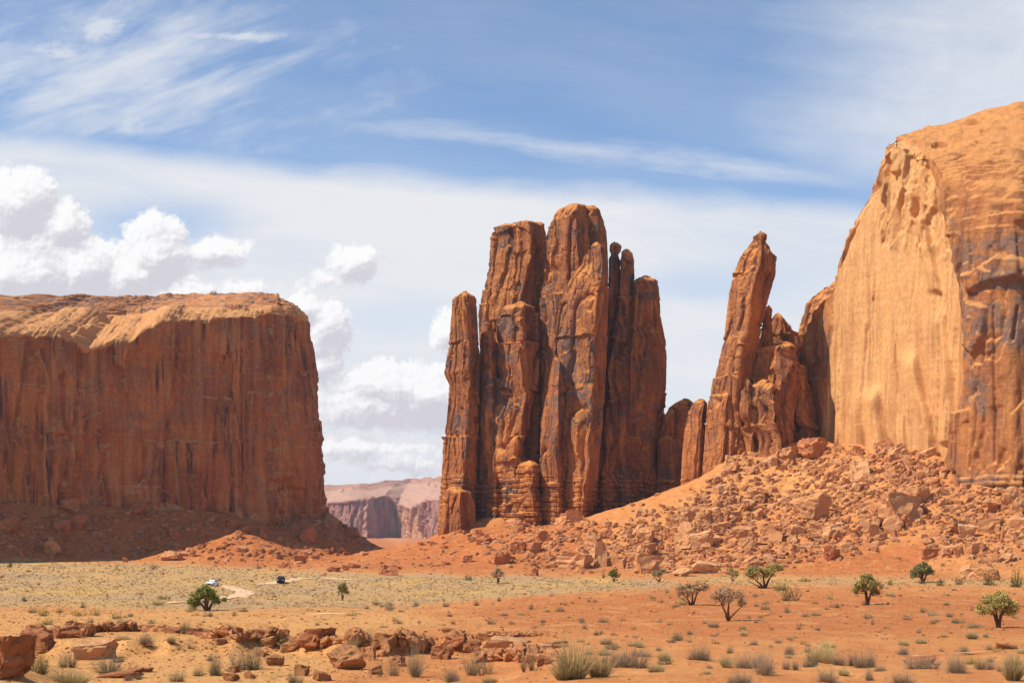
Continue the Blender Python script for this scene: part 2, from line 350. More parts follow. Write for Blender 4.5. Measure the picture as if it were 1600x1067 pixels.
def soften(h, wrap=False, n=1):
    """take the stair-steps out of a displacement grid"""
    for _ in range(n):
        a = np.concatenate((h[:1], h, h[-1:]), 0); h = 0.25 * a[:-2] + 0.5 * a[1:-1] + 0.25 * a[2:]
        if wrap: h = 0.25 * np.roll(h, 1, 1) + 0.5 * h + 0.25 * np.roll(h, -1, 1)
        else: a = np.concatenate((h[:, :1], h, h[:, -1:]), 1); h = 0.25 * a[:, :-2] + 0.5 * a[:, 1:-1] + 0.25 * a[:, 2:]
    return h
def rockdisp(G, N, seed, big=1.6, crack=1.5, slab=1.2, bed=0.22, fine=0.10, panel=0.0, ledge_z=None, k=1.0):
    x, y, z = G[..., 0] / k, G[..., 1] / k, G[..., 2] / k
    wx = 1.2 * fbm(x / 11, y / 11, z / 11, 3, seed + 5)
    h = 0.6 * big * fbm(x / 24, y / 24, z / 50, 2, seed)
    r = 1 - np.abs(perlin((x + wx) / 12, (y + wx) / 12, z / 110, seed + 21)) * 2.0
    h -= crack * 1.5 * np.clip(r, 0, 1) ** 11
    r = 1 - np.abs(perlin((x - wx) / 6, (y + wx) / 6, z / 60, seed + 27)) * 2.0
    h -= 0.35 * crack * np.clip(r, 0, 1) ** 14
    h += slab * (arete((x + 0.5 * wx) / 13, (y - 0.5 * wx) / 13, (z + wx) / 24, 3.0, 3.4, seed + 33, 0.2))
    v, tl, e = facets((x + wx) / 9, (y - wx) / 9, (z - wx) / 22, seed + 35); h += slab * (0.9 * v + 1.1 * tl)
    am = sstep(fbm(x / 16, y / 16, z / 22, 2, seed + 44), -0.25, 0.35)
    h += slab * (0.15 + 0.55 * am) * arete((x - 0.6 * wx) / 5.0, (y + 0.6 * wx) / 5.0, (z + wx) / 10, 1.2, 1.3, seed + 39, 0.2)
    v, tl, e = facets((x - wx) / 3.0, (y + wx) / 3.0, (z + 1.5 * wx) / 5.0, seed + 40)
    h += am * slab * (0.22 * v + 0.22 * tl)
    if panel:
        v, tl, e = facets((x + 2 * wx) / 17, (y - 2 * wx) / 17, z / 120 + 0.3 * perlin(x / 12, y / 12, None, seed), seed + 41)
        h += panel * (1.6 * v + 1.3 * tl)
        v, tl, e = facets((x - wx) / 7, (y + wx) / 7, z / 55 + 0.4 * perlin(x / 5, y / 5, None, seed), seed + 42)
        h += 0.5 * panel * (v + tl)
    zz = z + 0.05 * x + 0.8 * wx
    bm = sstep(perlin(x / 25, y / 25, z / 12, seed + 51), 0.0, 0.5)
    h += bm * bed * (perlin(zz / 2.2, x / 40, y / 40, seed + 43) + 1.3 * perlin(zz / 6.5, x / 60, y / 60, seed + 47))
    h += fine * fbm(x / 2.2, y / 2.2, z / 2.2, 3, seed + 61)
    if ledge_z is not None:
        m = sstep(z, ledge_z + 3, ledge_z - 3)
        zl = z + 0.7 * fbm(x / 12, y / 12, None, 2, seed + 71)
        row = np.floor(zl / 2.4); fr = zl / 2.4 - row
        rr = (_hash(row.astype(np.int64), row.astype(np.int64) * 0, row.astype(np.int64) * 0, seed) & np.uint32(255)) / 255.0
        s_ = (x + 0.6 * y) / 3.4 + rr * 7; col = np.floor(s_); fc = s_ - col
        hb = (_hash(row.astype(np.int64), col.astype(np.int64), row.astype(np.int64) * 0, seed + 3) & np.uint32(255)) / 255.0
        g = np.minimum(np.minimum(fr, 1 - fr) * 3.0, np.minimum(fc, 1 - fc) * 4.2)
        hl = 1.5 * (hb - 0.5) + 1.0 * (rr - 0.5) - 1.3 * (1 - sstep(g, 0.0, 0.55)) + 0.4 * fine * fbm(x, y, z, 2, seed)
        h = h * (1 - 0.45 * m) + hl * m * (0.55 + 0.45 * am) + 0.8 * m
    return h * k

def loft(rows, Yc, sect, seed, dr=1.0, dmin=3.0, n=190, dz=0.52, base=-22.0, topfade=3.0, ledge_py=None, disp=None, slant=0.0):
    """closed pillar whose left and right edges follow rows (py, pxL, pxR[, corner]); sect = plan polygon, first point left, then front corner, ..."""
    R = np.array([[r[0], r[1], r[2], r[3] if len(r) > 3 else 0.0] for r in rows], float)
    z = (HOR - R[:, 0]) / F * Yc; xl = (R[:, 1] - 800) / F * Yc; xr = (R[:, 2] - 800) / F * Yc
    zs = np.arange(z[0], base, -dz)
    XL = np.interp(-zs, -z, xl); XR = np.interp(-zs, -z, xr); C = np.interp(-zs, -z, R[:, 3])
    ker = np.array([1, 3, 4, 3, 1]) / 12.0
    for a in (XL, XR): a[2:-2] = np.convolve(a, ker, 'valid')
    cx, hw = (XL + XR) / 2, np.maximum((XR - XL) / 2, 0.4)
    # rounded top
    zt = z[0]; cap = sstep(zt - zs, -0.4, topfade) ** 0.35
    D = (dmin + dr * hw) * np.clip(cap, 0.25, 1)
    S0 = np.array(sect, float)
    rowsG = []
    # perimeter parameter, denser at the front
    for i in range(len(zs)):
        Pg = S0.copy(); Pg[1, 0] = np.clip(Pg[1, 0] + C[i], -0.92, 0.92)
        L = np.roll(Pg, -1, 0) - Pg; d = np.hypot(L[:, 0], L[:, 1]); cum = np.concatenate(([0], np.cumsum(d)))
        tt = np.linspace(0, cum[-1], n, endpoint=False)
        PX = np.interp(tt, cum, np.append(Pg[:, 0], Pg[0, 0])); PY = np.interp(tt, cum, np.append(Pg[:, 1], Pg[0, 1]))
        for _ in range(1):
            PX = (np.roll(PX, 1) + 2 * PX + np.roll(PX, -1)) / 4; PY = (np.roll(PY, 1) + 2 * PY + np.roll(PY, -1)) / 4
        PX = 2 * (PX - PX.min()) / (PX.max() - PX.min()) - 1
        rowsG.append(np.stack((cx[i] + PX * hw[i], Yc + slant * (zs[i] - zt) + PY * D[i], np.full(n, zs[i])), -1))
    G = np.array(rowsG)
    # cap rows that close towards the centre
    caps = []
    ctr = G[0].mean(0)
    for s_, dzc in ((0.02, 0.9), (0.3, 0.8), (0.6, 0.55), (0.85, 0.25)):
        q = ctr + (G[0] - ctr) * s_; q[:, 2] = zt + dzc * min(1.0, hw[0] * 0.5); caps.append(q)
    G = np.concatenate((np.array(caps), G), 0)
    N = gridnormals(G, True)
    for _ in range(3):
        N = N + np.roll(N, 1, 1) + np.roll(N, -1, 1); N[1:-1] = N[1:-1] + N[2:] + N[:-2]; N /= np.linalg.norm(N, axis=-1, keepdims=True) + 1e-9
    if np.mean(np.sum(N[20] * (G[20] - G[20].mean(0)), -1)) < 0: N = -N
    lz = None if ledge_py is None else (HOR - ledge_py) / F * Yc
    kw = dict(disp or {}); kw.setdefault('crack', 2.4); kw['slab'] = kw.get('slab', 1.2) * float(np.clip(np.median(hw) / 11.0, 0.3, 1.0)); kw['big'] = kw.get('big', 1.6) * float(np.clip(np.median(hw) / 11.0, 0.3, 1.0))
    h = rockdisp(G, N, seed, ledge_z=lz, **kw)
    h = h * np.concatenate((np.full(len(caps), 0.15), np.clip((zt - zs) / 6.0, 0.2, 1)))[:, None]
    G2 = G + N * h[..., None]
    G2[:len(caps), :, 2] = G[:len(caps), :, 2]
    nc = len(caps); mn, mx = G2[nc:, :, 0].min(1), G2[nc:, :, 0].max(1); kk = np.ones(9) / 9
    mns, mxs = (np.convolve(np.pad(a, 4, 'edge'), kk, 'valid') for a in (mn, mx))
    sc_ = np.clip((XR - XL) / np.maximum(mxs - mns, 0.5), 0.5, 3.0)[:, None]
    G2[nc:, :, 0] = (G2[nc:, :, 0] - ((mns + mxs) / 2)[:, None]) * sc_ + cx[:, None]
    G2[:nc, :, 0] = (G2[:nc, :, 0] - G2[nc, :, 0].mean()) * 1.0 + cx[0]
    tw = np.clip(1 - (zt - G[..., 2]) / 4.0, 0, 1); G2[..., 2] += tw * (0.9 * fbm(G[..., 0] / 5, G[..., 1] / 5, None, 3, seed + 81))
    N2 = gridnormals(G2, True)
    if np.mean(np.sum(N2[20] * (G[20] - G[20].mean(0)), -1)) < 0: N2 = -N2
    return G2, N2, h
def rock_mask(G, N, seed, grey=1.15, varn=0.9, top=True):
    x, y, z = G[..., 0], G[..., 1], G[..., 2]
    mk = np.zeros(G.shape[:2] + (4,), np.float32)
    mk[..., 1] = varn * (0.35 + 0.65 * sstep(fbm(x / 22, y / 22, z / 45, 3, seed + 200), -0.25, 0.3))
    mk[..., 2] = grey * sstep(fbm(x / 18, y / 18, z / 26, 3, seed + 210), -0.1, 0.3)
    if top: mk[..., 3] = sstep(N[..., 2] + 0.12 * fbm(x / 5, y / 5, z / 5, 2, seed + 220), 0.22, 0.6)
    return mk
def pillar(name, parent, mat, rows, Yc, sect, seed, mk=None, **kw):
    if sect is DK and mk is None: mk = dict(grey=1.6, varn=2.2)  # varnish on pillars turned from the sun, thickened to deepen their shade
    G, N, h = loft(rows, Yc, sect, seed, **kw)
    nv, nu = G.shape[:2]
    m = rock_mask(G, N, seed, **(mk or {}))
    me = mesh_np(name, G.reshape(-1, 3), gridfaces(nv, nu, True), mat, m.reshape(-1, 4))
    return link(name, me, parent)

def wallgrid(ctrl, du=0.62, dzv=0.62, nslick=70, ncap=36, ntop=10, base=-24.0, power=1.5, deep=140.0, capsteps=True, vis=(-60, 1660), coarse=4.0, rag=0.0):
    """a cliff: ctrl rows = (px, Y, inward dx, inward dy, py rim, d rim, py cap, d cap, py top, d top)"""
    C = np.array(ctrl, float)
    bx, by = (C[:, 0] - 800) / F * C[:, 1], C[:, 1]
    s = np.concatenate(([0], np.cumsum(np.hypot(np.diff(bx), np.diff(by)))))
    su = [0.0]
    while su[-1] < s[-1]:
        px = np.interp(su[-1], s, C[:, 0]); back = np.interp(su[-1], s, C[:, 2])
        su.append(su[-1] + (du if vis[0] < px < vis[1] else coarse))
    su = np.array(su)
    ev = lambda a: np.interp(su, s, a)
    k = np.ones(15) / 15
    def sm(a):
        b = np.concatenate((np.full(7, a[0]), a, np.full(7, a[-1]))); return np.convolve(b, k, 'valid')
    BX, BY = sm(ev(bx)), sm(ev(by)); ix, iy = sm(ev(C[:, 2])), sm(ev(C[:, 3]))
    L = np.hypot(ix, iy); ix, iy = ix / L, iy / L
    dr_, dc_, dt_ = ev(C[:, 5]), ev(C[:, 7]), ev(C[:, 9])
    yat = lambda d: BY + iy * d
    zr = (HOR - ev(C[:, 4])) / F * yat(dr_); zc = (HOR - ev(C[:, 6])) / F * yat(dc_); zt = (HOR - ev(C[:, 8])) / F * yat(dt_)
    zr = zr + rag * fbm(su / 9, su * 0, None, 4, 777); zc = zc + 0.6 * rag * fbm(su / 14, su * 0 + 3, None, 3, 778); zt = zt + 0.5 * rag * fbm(su / 20, su * 0 + 7, None, 4, 779)
    nb = int((zr.max() - base) / dzv)
    D, Z = [], []
    for t in np.linspace(0, 1, nb): D.append(dr_ * t ** power * 1.0); Z.append(base + (zr - base) * t)
    for t in np.linspace(0, 1, nslick + 1)[1:]:
        tz = t ** 0.7
        D.append(dr_ + (dc_ - dr_) * t); Z.append(zr + (zc - zr) * tz)
    for t in np.linspace(0, 1, ncap + 1)[1:]:
        st = 0.62 * t + 0.38 * (np.floor(t * 8) + np.clip((t * 8 % 1) * 2.2, 0, 1)) / 8 if capsteps else t
        sd = 0.62 * t + 0.38 * (np.floor(t * 8) + np.clip((t * 8 % 1) * 2.2 - 1.2, 0, 1)) / 8 if capsteps else t
        D.append(dc_ + (dt_ - dc_) * min(sd, 1)); Z.append(zc + (zt - zc) * min(st, 1))
    for t in np.linspace(0, 1, ntop + 1)[1:]:
        D.append(dt_ + deep * t ** 1.5); Z.append(zt - 2.0 * t)
    D, Z = np.array(D), np.array(Z)
    G = np.stack((BX + ix * D, BY + iy * D, Z), -1)
    N = gridnormals(G)
    if N[nb // 2, N.shape[1] // 3, 1] > 0: N = -N
    part = np.concatenate((np.zeros(nb), np.ones(nslick), np.full(ncap, 2.0), np.full(ntop, 3.0)))[:, None] * np.ones((1, G.shape[1]))
    return G, N, part

# ------------------------------------------------------------------ the ground
_by = np.array([-60, 0, 20, 47, 83, 145, 235, 375, 505, 645, 730, 1000, 2000, 4000, 9000], float)
_bz = np.array([-2.0, -3.0, -3.7, -5.02, -6.35, -8.5, -10.6, -13.3, -14.1, -13.65, -13.8, -14.5, -17, -22, -40], float)
def polyfield(X, Y, pts, Lf, pw, H):
    """height that falls away from a polyline of (x, y, z, reach)"""
    best = np.full(X.shape, 1e9); zc = np.zeros(X.shape); lc = np.zeros(X.shape); ws = np.full(X.shape, 1e-12)
    for (x1, y1, z1, l1), (x2, y2, z2, l2) in zip(pts[:-1], pts[1:]):
        ex, ey = x2 - x1, y2 - y1; n = max(1, int(math.hypot(ex, ey) / 14))
        t = np.clip(((X - x1) * ex + (Y - y1) * ey) / (ex * ex + ey * ey), 0, 1)
        d = np.hypot(X - x1 - t * ex, Y - y1 - t * ey)
        best = np.minimum(best, d); w = 1.0 / (d + 4.0) ** 3 * math.hypot(ex, ey)
        zc += w * (z1 + t * (z2 - z1)); lc += w * (l1 + t * (l2 - l1)); ws += w
    zc /= ws; lc = np.maximum(lc / ws, 5)
    u = np.clip(best / lc, 0, 1.4)
    return zc - (zc + H) * np.where(u < 1, 1 - (1 - u) ** pw, 1 + (u - 1) * 0.6)
def PL(rows):  # (px, py, Y, reach) -> (x, y, z, reach)
    return [(*P(a, b, c), d) for a, b, c, d in rows]
T_MESA = PL([(-420, 790, 590, 42), (0, 786, 676, 40), (130, 790, 714, 42), (250, 795, 745, 44), (350, 800, 768, 44), (470, 802, 797, 42), (512, 800, 830, 40), (512, 800, 900, 40)])
T_BUTTE = PL([(700, 816, 738, 40), (760, 808, 724, 120), (850, 816, 704, 130), (905, 818, 694, 125), (960, 808, 716, 130), (1060, 780, 735, 120)])
T_CLIFF = PL([(1062, 780, 700, 150), (1110, 752, 668, 165), (1150, 712, 648, 175), (1240, 690, 650, 178), (1290, 690, 646, 175), (1400, 698, 602, 150), (1478, 710, 580, 140), (1492, 750, 562, 120), (1600, 776, 532, 95), (1760, 784, 545, 90)])
def ground_true(X, Y):
    X, Y = np.broadcast_arrays(np.asarray(X, float), np.asarray(Y, float))
    z = np.interp(Y, _by, _bz)
    far = sstep(Y, 60, 260)
    px = 800 + F * X / np.maximum(Y, 5)
    z = z + far * (1.1 * fbm(X / 75, Y / 75, None, 3, 301)) * sstep(Y, 2500, 900) + 0.16 * fbm(X / 7, Y / 9, None, 3, 311) + (0.05 + 0.05 * far) * fbm(X / 1.6, Y / 1.9, None, 3, 317)
    # gentle bare rises right of the middle
    z = z + 0.9 * np.exp(-((px - 1000) / 210) ** 2 - ((Y - 205) / 40) ** 2) + 0.7 * np.exp(-((px - 1450) / 200) ** 2 - ((Y - 185) / 40) ** 2) + 0.35 * np.exp(-((px - 1300) / 260) ** 2 - ((Y - 108) / 16) ** 2)
    # the wash in the left foreground
    rim = 86 + 5 * fbm(X / 6, Y * 0, None, 3, 331)
    dip = sstep(rim - Y, 0.0, 3.0) * sstep(Y, 40, 60) * sstep(px, 900, 740)
    z = z - 0.85 * dip
    z = z + 0.9 * sstep(px, 120, 0) * sstep(Y, 74, 66) * sstep(Y, 40, 50)
    t1 = polyfield(X, Y, T_MESA, 0, 1.25, 13.0)
    t2 = polyfield(X, Y, T_BUTTE, 0, 2.3, 14.2)
    t3 = polyfield(X, Y, T_CLIFF, 0, 1.55, 14.5)
    tz = smax(smax(t1, t2, 1.5), t3, 3.0)
    # the lit cone at the foot of the mesa, two lesser mounds
    for (cx, cy, cY, sl, ex) in ((373, 832, 690, 0.38, 1.0), (268, 862, 668, 0.30, 1.0), (1262, 800, 560, 0.5, 1.0)):
        c = P(cx, cy, cY); d = np.hypot((X - c[0]) / 1.25, Y - c[1]); tz = smax(tz, c[2] - sl * d, 1.2)
    on = sstep(tz - z, -0.5, 3.0)
    tz = tz + on * (1.5 * fbm(X / 24, Y / 24, None, 3, 341) + 0.6 * fbm(X / 6, Y / 6, None, 4, 347))
    # red ledgy band low on the butte slope
    return smax(z, tz, 0.8)
_gr = np.concatenate((np.geomspace(48, 430, 420), np.arange(430.9, 820, 0.9), np.geomspace(822, 7000, 70)))
_ga = np.radians(np.linspace(-29, 29, 860))
_gx = _gr[:, None] * np.sin(_ga)[None]; _gy = _gr[:, None] * np.cos(_ga)[None] - 40
_gz = ground_true(_gx, _gy)
def ground(X, Y):
    """height of the ground sheet as built"""
    X, Y = np.broadcast_arrays(np.asarray(X, float), np.asarray(Y, float))
    fi = np.clip(np.interp(np.hypot(X, Y + 40), _gr, np.arange(len(_gr))), 0, len(_gr) - 1.001); fj = np.clip((np.arctan2(X, Y + 40) - _ga[0]) / (_ga[1] - _ga[0]), 0, len(_ga) - 1.001)
    i = fi.astype(int); j = fj.astype(int); u = fi - i; v = fj - j
    return (_gz[i, j] * (1 - v) + _gz[i, j + 1] * v) * (1 - u) + (_gz[i + 1, j] * (1 - v) + _gz[i + 1, j + 1] * v) * u
def hit(px, py, lo=22.0, hi=1200.0):
    """where the sight line of a photo pixel meets the ground"""
    px, py = np.broadcast_arrays(np.asarray(px, float), np.asarray(py, float))
    Ys = np.geomspace(lo, hi, 700); a = ((px - 800) / F)[..., None]; b = ((HOR - py) / F)[..., None]
    g = ground(a * Ys, np.broadcast_to(Ys, a.shape[:-1] + Ys.shape)) - b * Ys
    i = np.argmax(g > 0, -1); i = np.maximum(i, 1)
    g0 = np.take_along_axis(g, (i - 1)[..., None], -1)[..., 0]; g1 = np.take_along_axis(g, i[..., None], -1)[..., 0]
    w = np.clip(-g0 / (g1 - g0 + 1e-9), 0, 1); Y = Ys[i - 1] + (Ys[i] - Ys[i - 1]) * w
    X = (px - 800) / F * Y
    return np.stack((X, Y, ground(X, Y)), -1)

def build_ground():
    r, a, X, Y, Z = _gr, _ga, _gx, _gy, _gz
    G = np.stack((X, Y, Z), -1)
    px, py = 800 + F * X / np.maximum(Y, 3), HOR - F * Z / np.maximum(Y, 3)
    n = fbm(X / 22, Y / 30, None, 3, 401); n2 = fbm(X / 5, Y / 7, None, 3, 409)
    w = 14 * n + 5 * n2
    grass = sstep(inpoly(px + w, py + 0.35 * w, [(-300, 868), (310, 882), (520, 893), (760, 898), (1040, 905), (1100, 915), (1000, 920), (850, 929), (640, 946), (480, 950), (330, 955), (100, 948), (-300, 946)]), -5, 6)
    grass = np.maximum(grass, 0.75 * sstep(inpoly(px + w, py + 0.3 * w, [(1060, 898), (1800, 905), (1800, 918), (1300, 915), (1100, 912)]), -4, 6))
    sand = sstep(inpoly(px + w, py + 0.6 * w, [(-300, 946), (330, 955), (620, 950), (700, 975), (560, 1000), (520, 1067), (480, 1500), (-900, 1500)]), -12, 14)
    sand = np.maximum(sand, sstep(inpoly(px + w, py + w, [(1150, 722), (1250, 715), (1400, 745), (1330, 790), (1160, 800), (1060, 845), (960, 845), (1050, 795)]), -22, 26) * 0.6)
    red = sstep(inpoly(px + w, py + 0.5 * w, [(690, 815), (800, 815), (960, 812), (900, 870), (1000, 895), (700, 898), (560, 893), (530, 885), (610, 855)]), -10, 16)
    red = np.maximum(red, sstep(inpoly(px + w, py + 0.5 * w, [(1150, 880), (1320, 845), (1480, 845), (1440, 880), (1500, 905), (1150, 895)]), -8, 14))
    red = np.maximum(red, 0.75 * sstep(inpoly(px + w, py + 0.4 * w, [(700, 945), (860, 926), (1060, 915), (1700, 930), (1800, 990), (1100, 1000), (800, 985)]), -10, 16))
    red = np.maximum(red, 0.85 * sstep(inpoly(px + w, py + 0.4 * w, [(310, 875), (350, 845), (373, 828), (410, 840), (500, 880), (480, 892), (330, 890)]), -5, 8))
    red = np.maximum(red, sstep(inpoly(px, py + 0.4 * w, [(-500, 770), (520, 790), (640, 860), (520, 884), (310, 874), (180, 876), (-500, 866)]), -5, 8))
    mk = np.stack((grass, sand, red), -1).reshape(-1, 3)
    m, t, b = new_mat('desert_ground')
    pos = t.node('ShaderNodeNewGeometry', out=0)
    at = t.n.new('ShaderNodeAttribute'); at.attribute_name = 'mask'
    sp = t.n.new('ShaderNodeSeparateColor'); t.l.new(at.outputs[0], sp.inputs[0]); g_, s_, r_ = sp.outputs
    n1 = t.noise(pos, 0.10, 6, 0.62); n2 = t.noise(pos, 0.9, 6, 0.7); n3 = t.noise(pos, 5.0, 5, 0.7)
    c = t.mix(t.ss(n1, 0.32, 0.68), (0.53, 0.200, 0.060, 1), (0.60, 0.250, 0.082, 1))
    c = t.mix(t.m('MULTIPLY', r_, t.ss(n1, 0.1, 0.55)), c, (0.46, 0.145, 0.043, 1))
    c = t.mix(s_, c, t.mix(n1, (0.58, 0.265, 0.082, 1), (0.66, 0.345, 0.120, 1)))
    gc = t.mix(t.ss(n2, 0.3, 0.7), (0.44, 0.265, 0.110, 1), (0.55, 0.355, 0.145, 1))
    n5 = t.noise(t.v('MULTIPLY', pos, (0.045, 0.02, 1)), 1.0, 6, 0.65, 0.5)
    gc = t.mix(t.m('MULTIPLY', t.ss(n5, 0.48, 0.62), 0.85), gc, (0.40, 0.285, 0.165, 1))
    gc = t.mix(t.m('MULTIPLY', t.ss(n5, 0.46, 0.34), 0.8), gc, (0.60, 0.375, 0.105, 1))
    c = t.mix(t.m('MULTIPLY', g_, t.ss(n2, 0.22, 0.5)), c, gc)
    n4 = t.noise(t.v('MULTIPLY', pos, (0.35, 0.16, 1)), 1.0, 7, 0.68, 0.4)
    c = t.mix(t.m('MULTIPLY', t.ss(n4, 0.50, 0.66), 0.55), c, (0.64, 0.315, 0.115, 1))
    c = t.mix(t.m('MULTIPLY', t.ss(n4, 0.48, 0.34), 0.45), c, (0.42, 0.135, 0.042, 1))
    c = t.mix(t.m('MULTIPLY', t.ss(n2, 0.52, 0.72), 0.35), c, (0.36, 0.135, 0.05, 1))
    c = t.mix(1.0, c, t.node('ShaderNodeMapRange', [n3, 0.2, 0.8, 0.78, 1.18]), 'MULTIPLY')
    t.l.new(c, b.inputs['Base Color'])
    bp = t.n.new('ShaderNodeBump'); bp.inputs['Strength'].default_value = 0.6; bp.inputs['Distance'].default_value = 0.25
    t.l.new(t.m('ADD', n3, t.m('MULTIPLY', n2, 3.0)), bp.inputs['Height']); t.l.new(bp.outputs[0], b.inputs['Normal'])
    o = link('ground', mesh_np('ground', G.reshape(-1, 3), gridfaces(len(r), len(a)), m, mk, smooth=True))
    tag(o, kind='structure')
build_ground()

# ------------------------------------------------------------------ the left mesa
def build_mesa():
    ctrl = [(-520, 560, 0, 1, 522, 6, 490, 70, 463, 165), (-60, 652, 0, 1, 524, 6, 490, 70, 463, 165), (0, 676, 0, 1, 527, 6, 492, 70, 464, 160), (40, 687, 0, 1, 524, 6, 492, 70, 464, 158), (75, 697, 0, 1, 528, 6, 491, 72, 463, 160), (105, 706, 0, 1, 535, 6, 490, 75, 463, 160), (130, 714, 0, 1, 552, 6, 490, 78, 463, 165), (165, 723, 0, 1, 541, 6, 488, 72, 463, 160), (200, 732, 0, 1, 534, 6, 486, 66, 462, 155), (225, 738, 0, 1, 516, 6, 485, 56, 461, 148), (248, 744, 0, 1, 504, 6, 484, 45, 460, 138), (300, 756, 0, 1, 504, 8, 484, 36, 459, 108), (345, 766, 0, 1, 497, 9, 483, 26, 458, 95), (420, 784, -.1, 1, 493, 10, 481, 18, 459, 82), (462, 795, -.3, 1, 494, 12, 480, 20, 464, 70), (490, 805, -.8, .6, 502, 13, 482, 19, 470, 30), (507, 817, -1, .2, 502, 13, 482, 19, 470, 30), (512, 838, -1, 0, 502, 13, 482, 19, 470, 30), (512, 900, -1, 0, 502, 13, 482, 19, 470, 30), (505, 1000, -1, 0, 502, 13, 482, 19, 470, 30)]  # unseen left end brought forward so its shadow covers the talus
    G, N, part = wallgrid(ctrl, du=0.5, dzv=0.5, rag=1.6)
    px, py = topx(G)
    x, y, z = G[..., 0], G[..., 1], G[..., 2]
    face = (part == 0).astype(float); slick = (part == 1).astype(float); cap = (part >= 2).astype(float)
    h = rockdisp(G, N, 11, big=2.0, crack=1.6, slab=0.75, bed=0.2, fine=0.10, panel=1.5) * face
    # alcove, cracks
    alc = inpoly(px, py, [(195, 560), (232, 520), (262, 560), (285, 660), (300, 800), (215, 810), (205, 680)])
    h -= 4.5 * sstep(alc, -6, 22) * face
    alc = inpoly(px, py, [(330, 560), (365, 545), (395, 600), (405, 720), (410, 810), (330, 810)])
    h -= 2.2 * sstep(alc, -5, 16) * face
    for poly_, dpt in (([(46, 535), (38, 590), (30, 660), (22, 740), (14, 800)], 2.4), ([(130, 552), (122, 620), (112, 690), (100, 760), (92, 800)], 3.0), ([(100, 660), (128, 720), (138, 790)], 1.5), ([(488, 590), (489, 690)], 1.8), ([(500, 660), (506, 790)], 1.8), ([(255, 560), (266, 640), (275, 700)], 1.2)):
        dd = np.full(px.shape, 1e9)
        for (x1, y1), (x2, y2) in zip(poly_[:-1], poly_[1:]):
            t = np.clip(((px - x1) * (x2 - x1) + (py - y1) * (y2 - y1)) / ((x2 - x1) ** 2 + (y2 - y1) ** 2), 0, 1)
            dd = np.minimum(dd, np.hypot(px - x1 - t * (x2 - x1) + 3 * fbm(x / 8, z / 8, None, 2, 77), py - y1 - t * (y2 - y1)))
        h -= dpt * (1 - sstep(dd, 0.5, 4.0)) * face
    # slickrock bench: rounded swells and hollows
    hs = 1.8 * fbm(x / 28, y / 40, None, 3, 19) + 0.9 * perlin(z / 2.6 + 0.06 * x, x / 30, y / 40, 23) + 0.5 * perlin(z / 1.1 + 0.06 * x, x / 20, y / 30, 24) + 0.4 * fbm(x / 4, y / 4, z / 3, 3, 29)
    hs += 1.2 * ledges(x, y, z, 4.2, 21) + 0.7 * ledges(x, y, z, 1.7, 22)
    hs += 1.1 * arete(x / 10, y / 14, z / 7, 1.0, 1.3, 25)
    hs += 3.2 * sstep(inpoly(px, py, [(85, 500), (105, 482), (160, 474), (260, 472), (290, 482), (280, 497), (180, 505)]), -6, 10)
    hs -= 4.6 * sstep(inpoly(px, py, [(128, 485), (165, 479), (215, 481), (260, 479), (282, 484), (225, 496), (165, 497)]), -3, 5)
    h += hs * slick
    h += cap * (1.3 * ledges(x, y, z, 2.6, 34) + 0.9 * perlin(z / 1.3 + 0.03 * x, x / 40, y / 40, 31) + 0.5 * fbm(x / 3, y / 3, z / 3, 3, 37) + 0.9 * fbm(x / 14, y / 14, z / 14, 2, 38))
    h = soften(h); G2 = G + N * h[..., None]; N2 = gridnormals(G2)
    if np.sum(N2 * N) < 0: N2 = -N2
    mk = rock_mask(G2, N2, 11, grey=0.35, varn=1.0)
    mk[..., 3] = np.maximum(mk[..., 3], slick * 0.9); mk[..., 1] *= face; mk[..., 2] *= face
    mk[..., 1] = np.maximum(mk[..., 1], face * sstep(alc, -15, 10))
    stripe = sstep(perlin(z / 1.3 + 0.02 * x, x / 60, y / 60, 131) + 0.6 * fbm(x / 6, y / 6, z / 6, 2, 133), -0.1, 0.3)
    mk[..., 3] *= 1 - cap * (0.55 + 0.45 * stripe)
    mk[..., 2] = np.maximum(mk[..., 2], cap * (0.4 + 0.6 * stripe))
    me = mesh_np('mesa', G2.reshape(-1, 3), gridfaces(*G.shape[:2]), M_MESA, mk.reshape(-1, 4), smooth=(part[:-1, :-1] == 0).ravel())
    o = link('mesa', me); tag(o, 'broad flat-topped mesa with shaded streaked cliff and sunlit slickrock rim', 'mesa')
    o['group'] = 'sandstone landforms'
    return o
build_mesa()

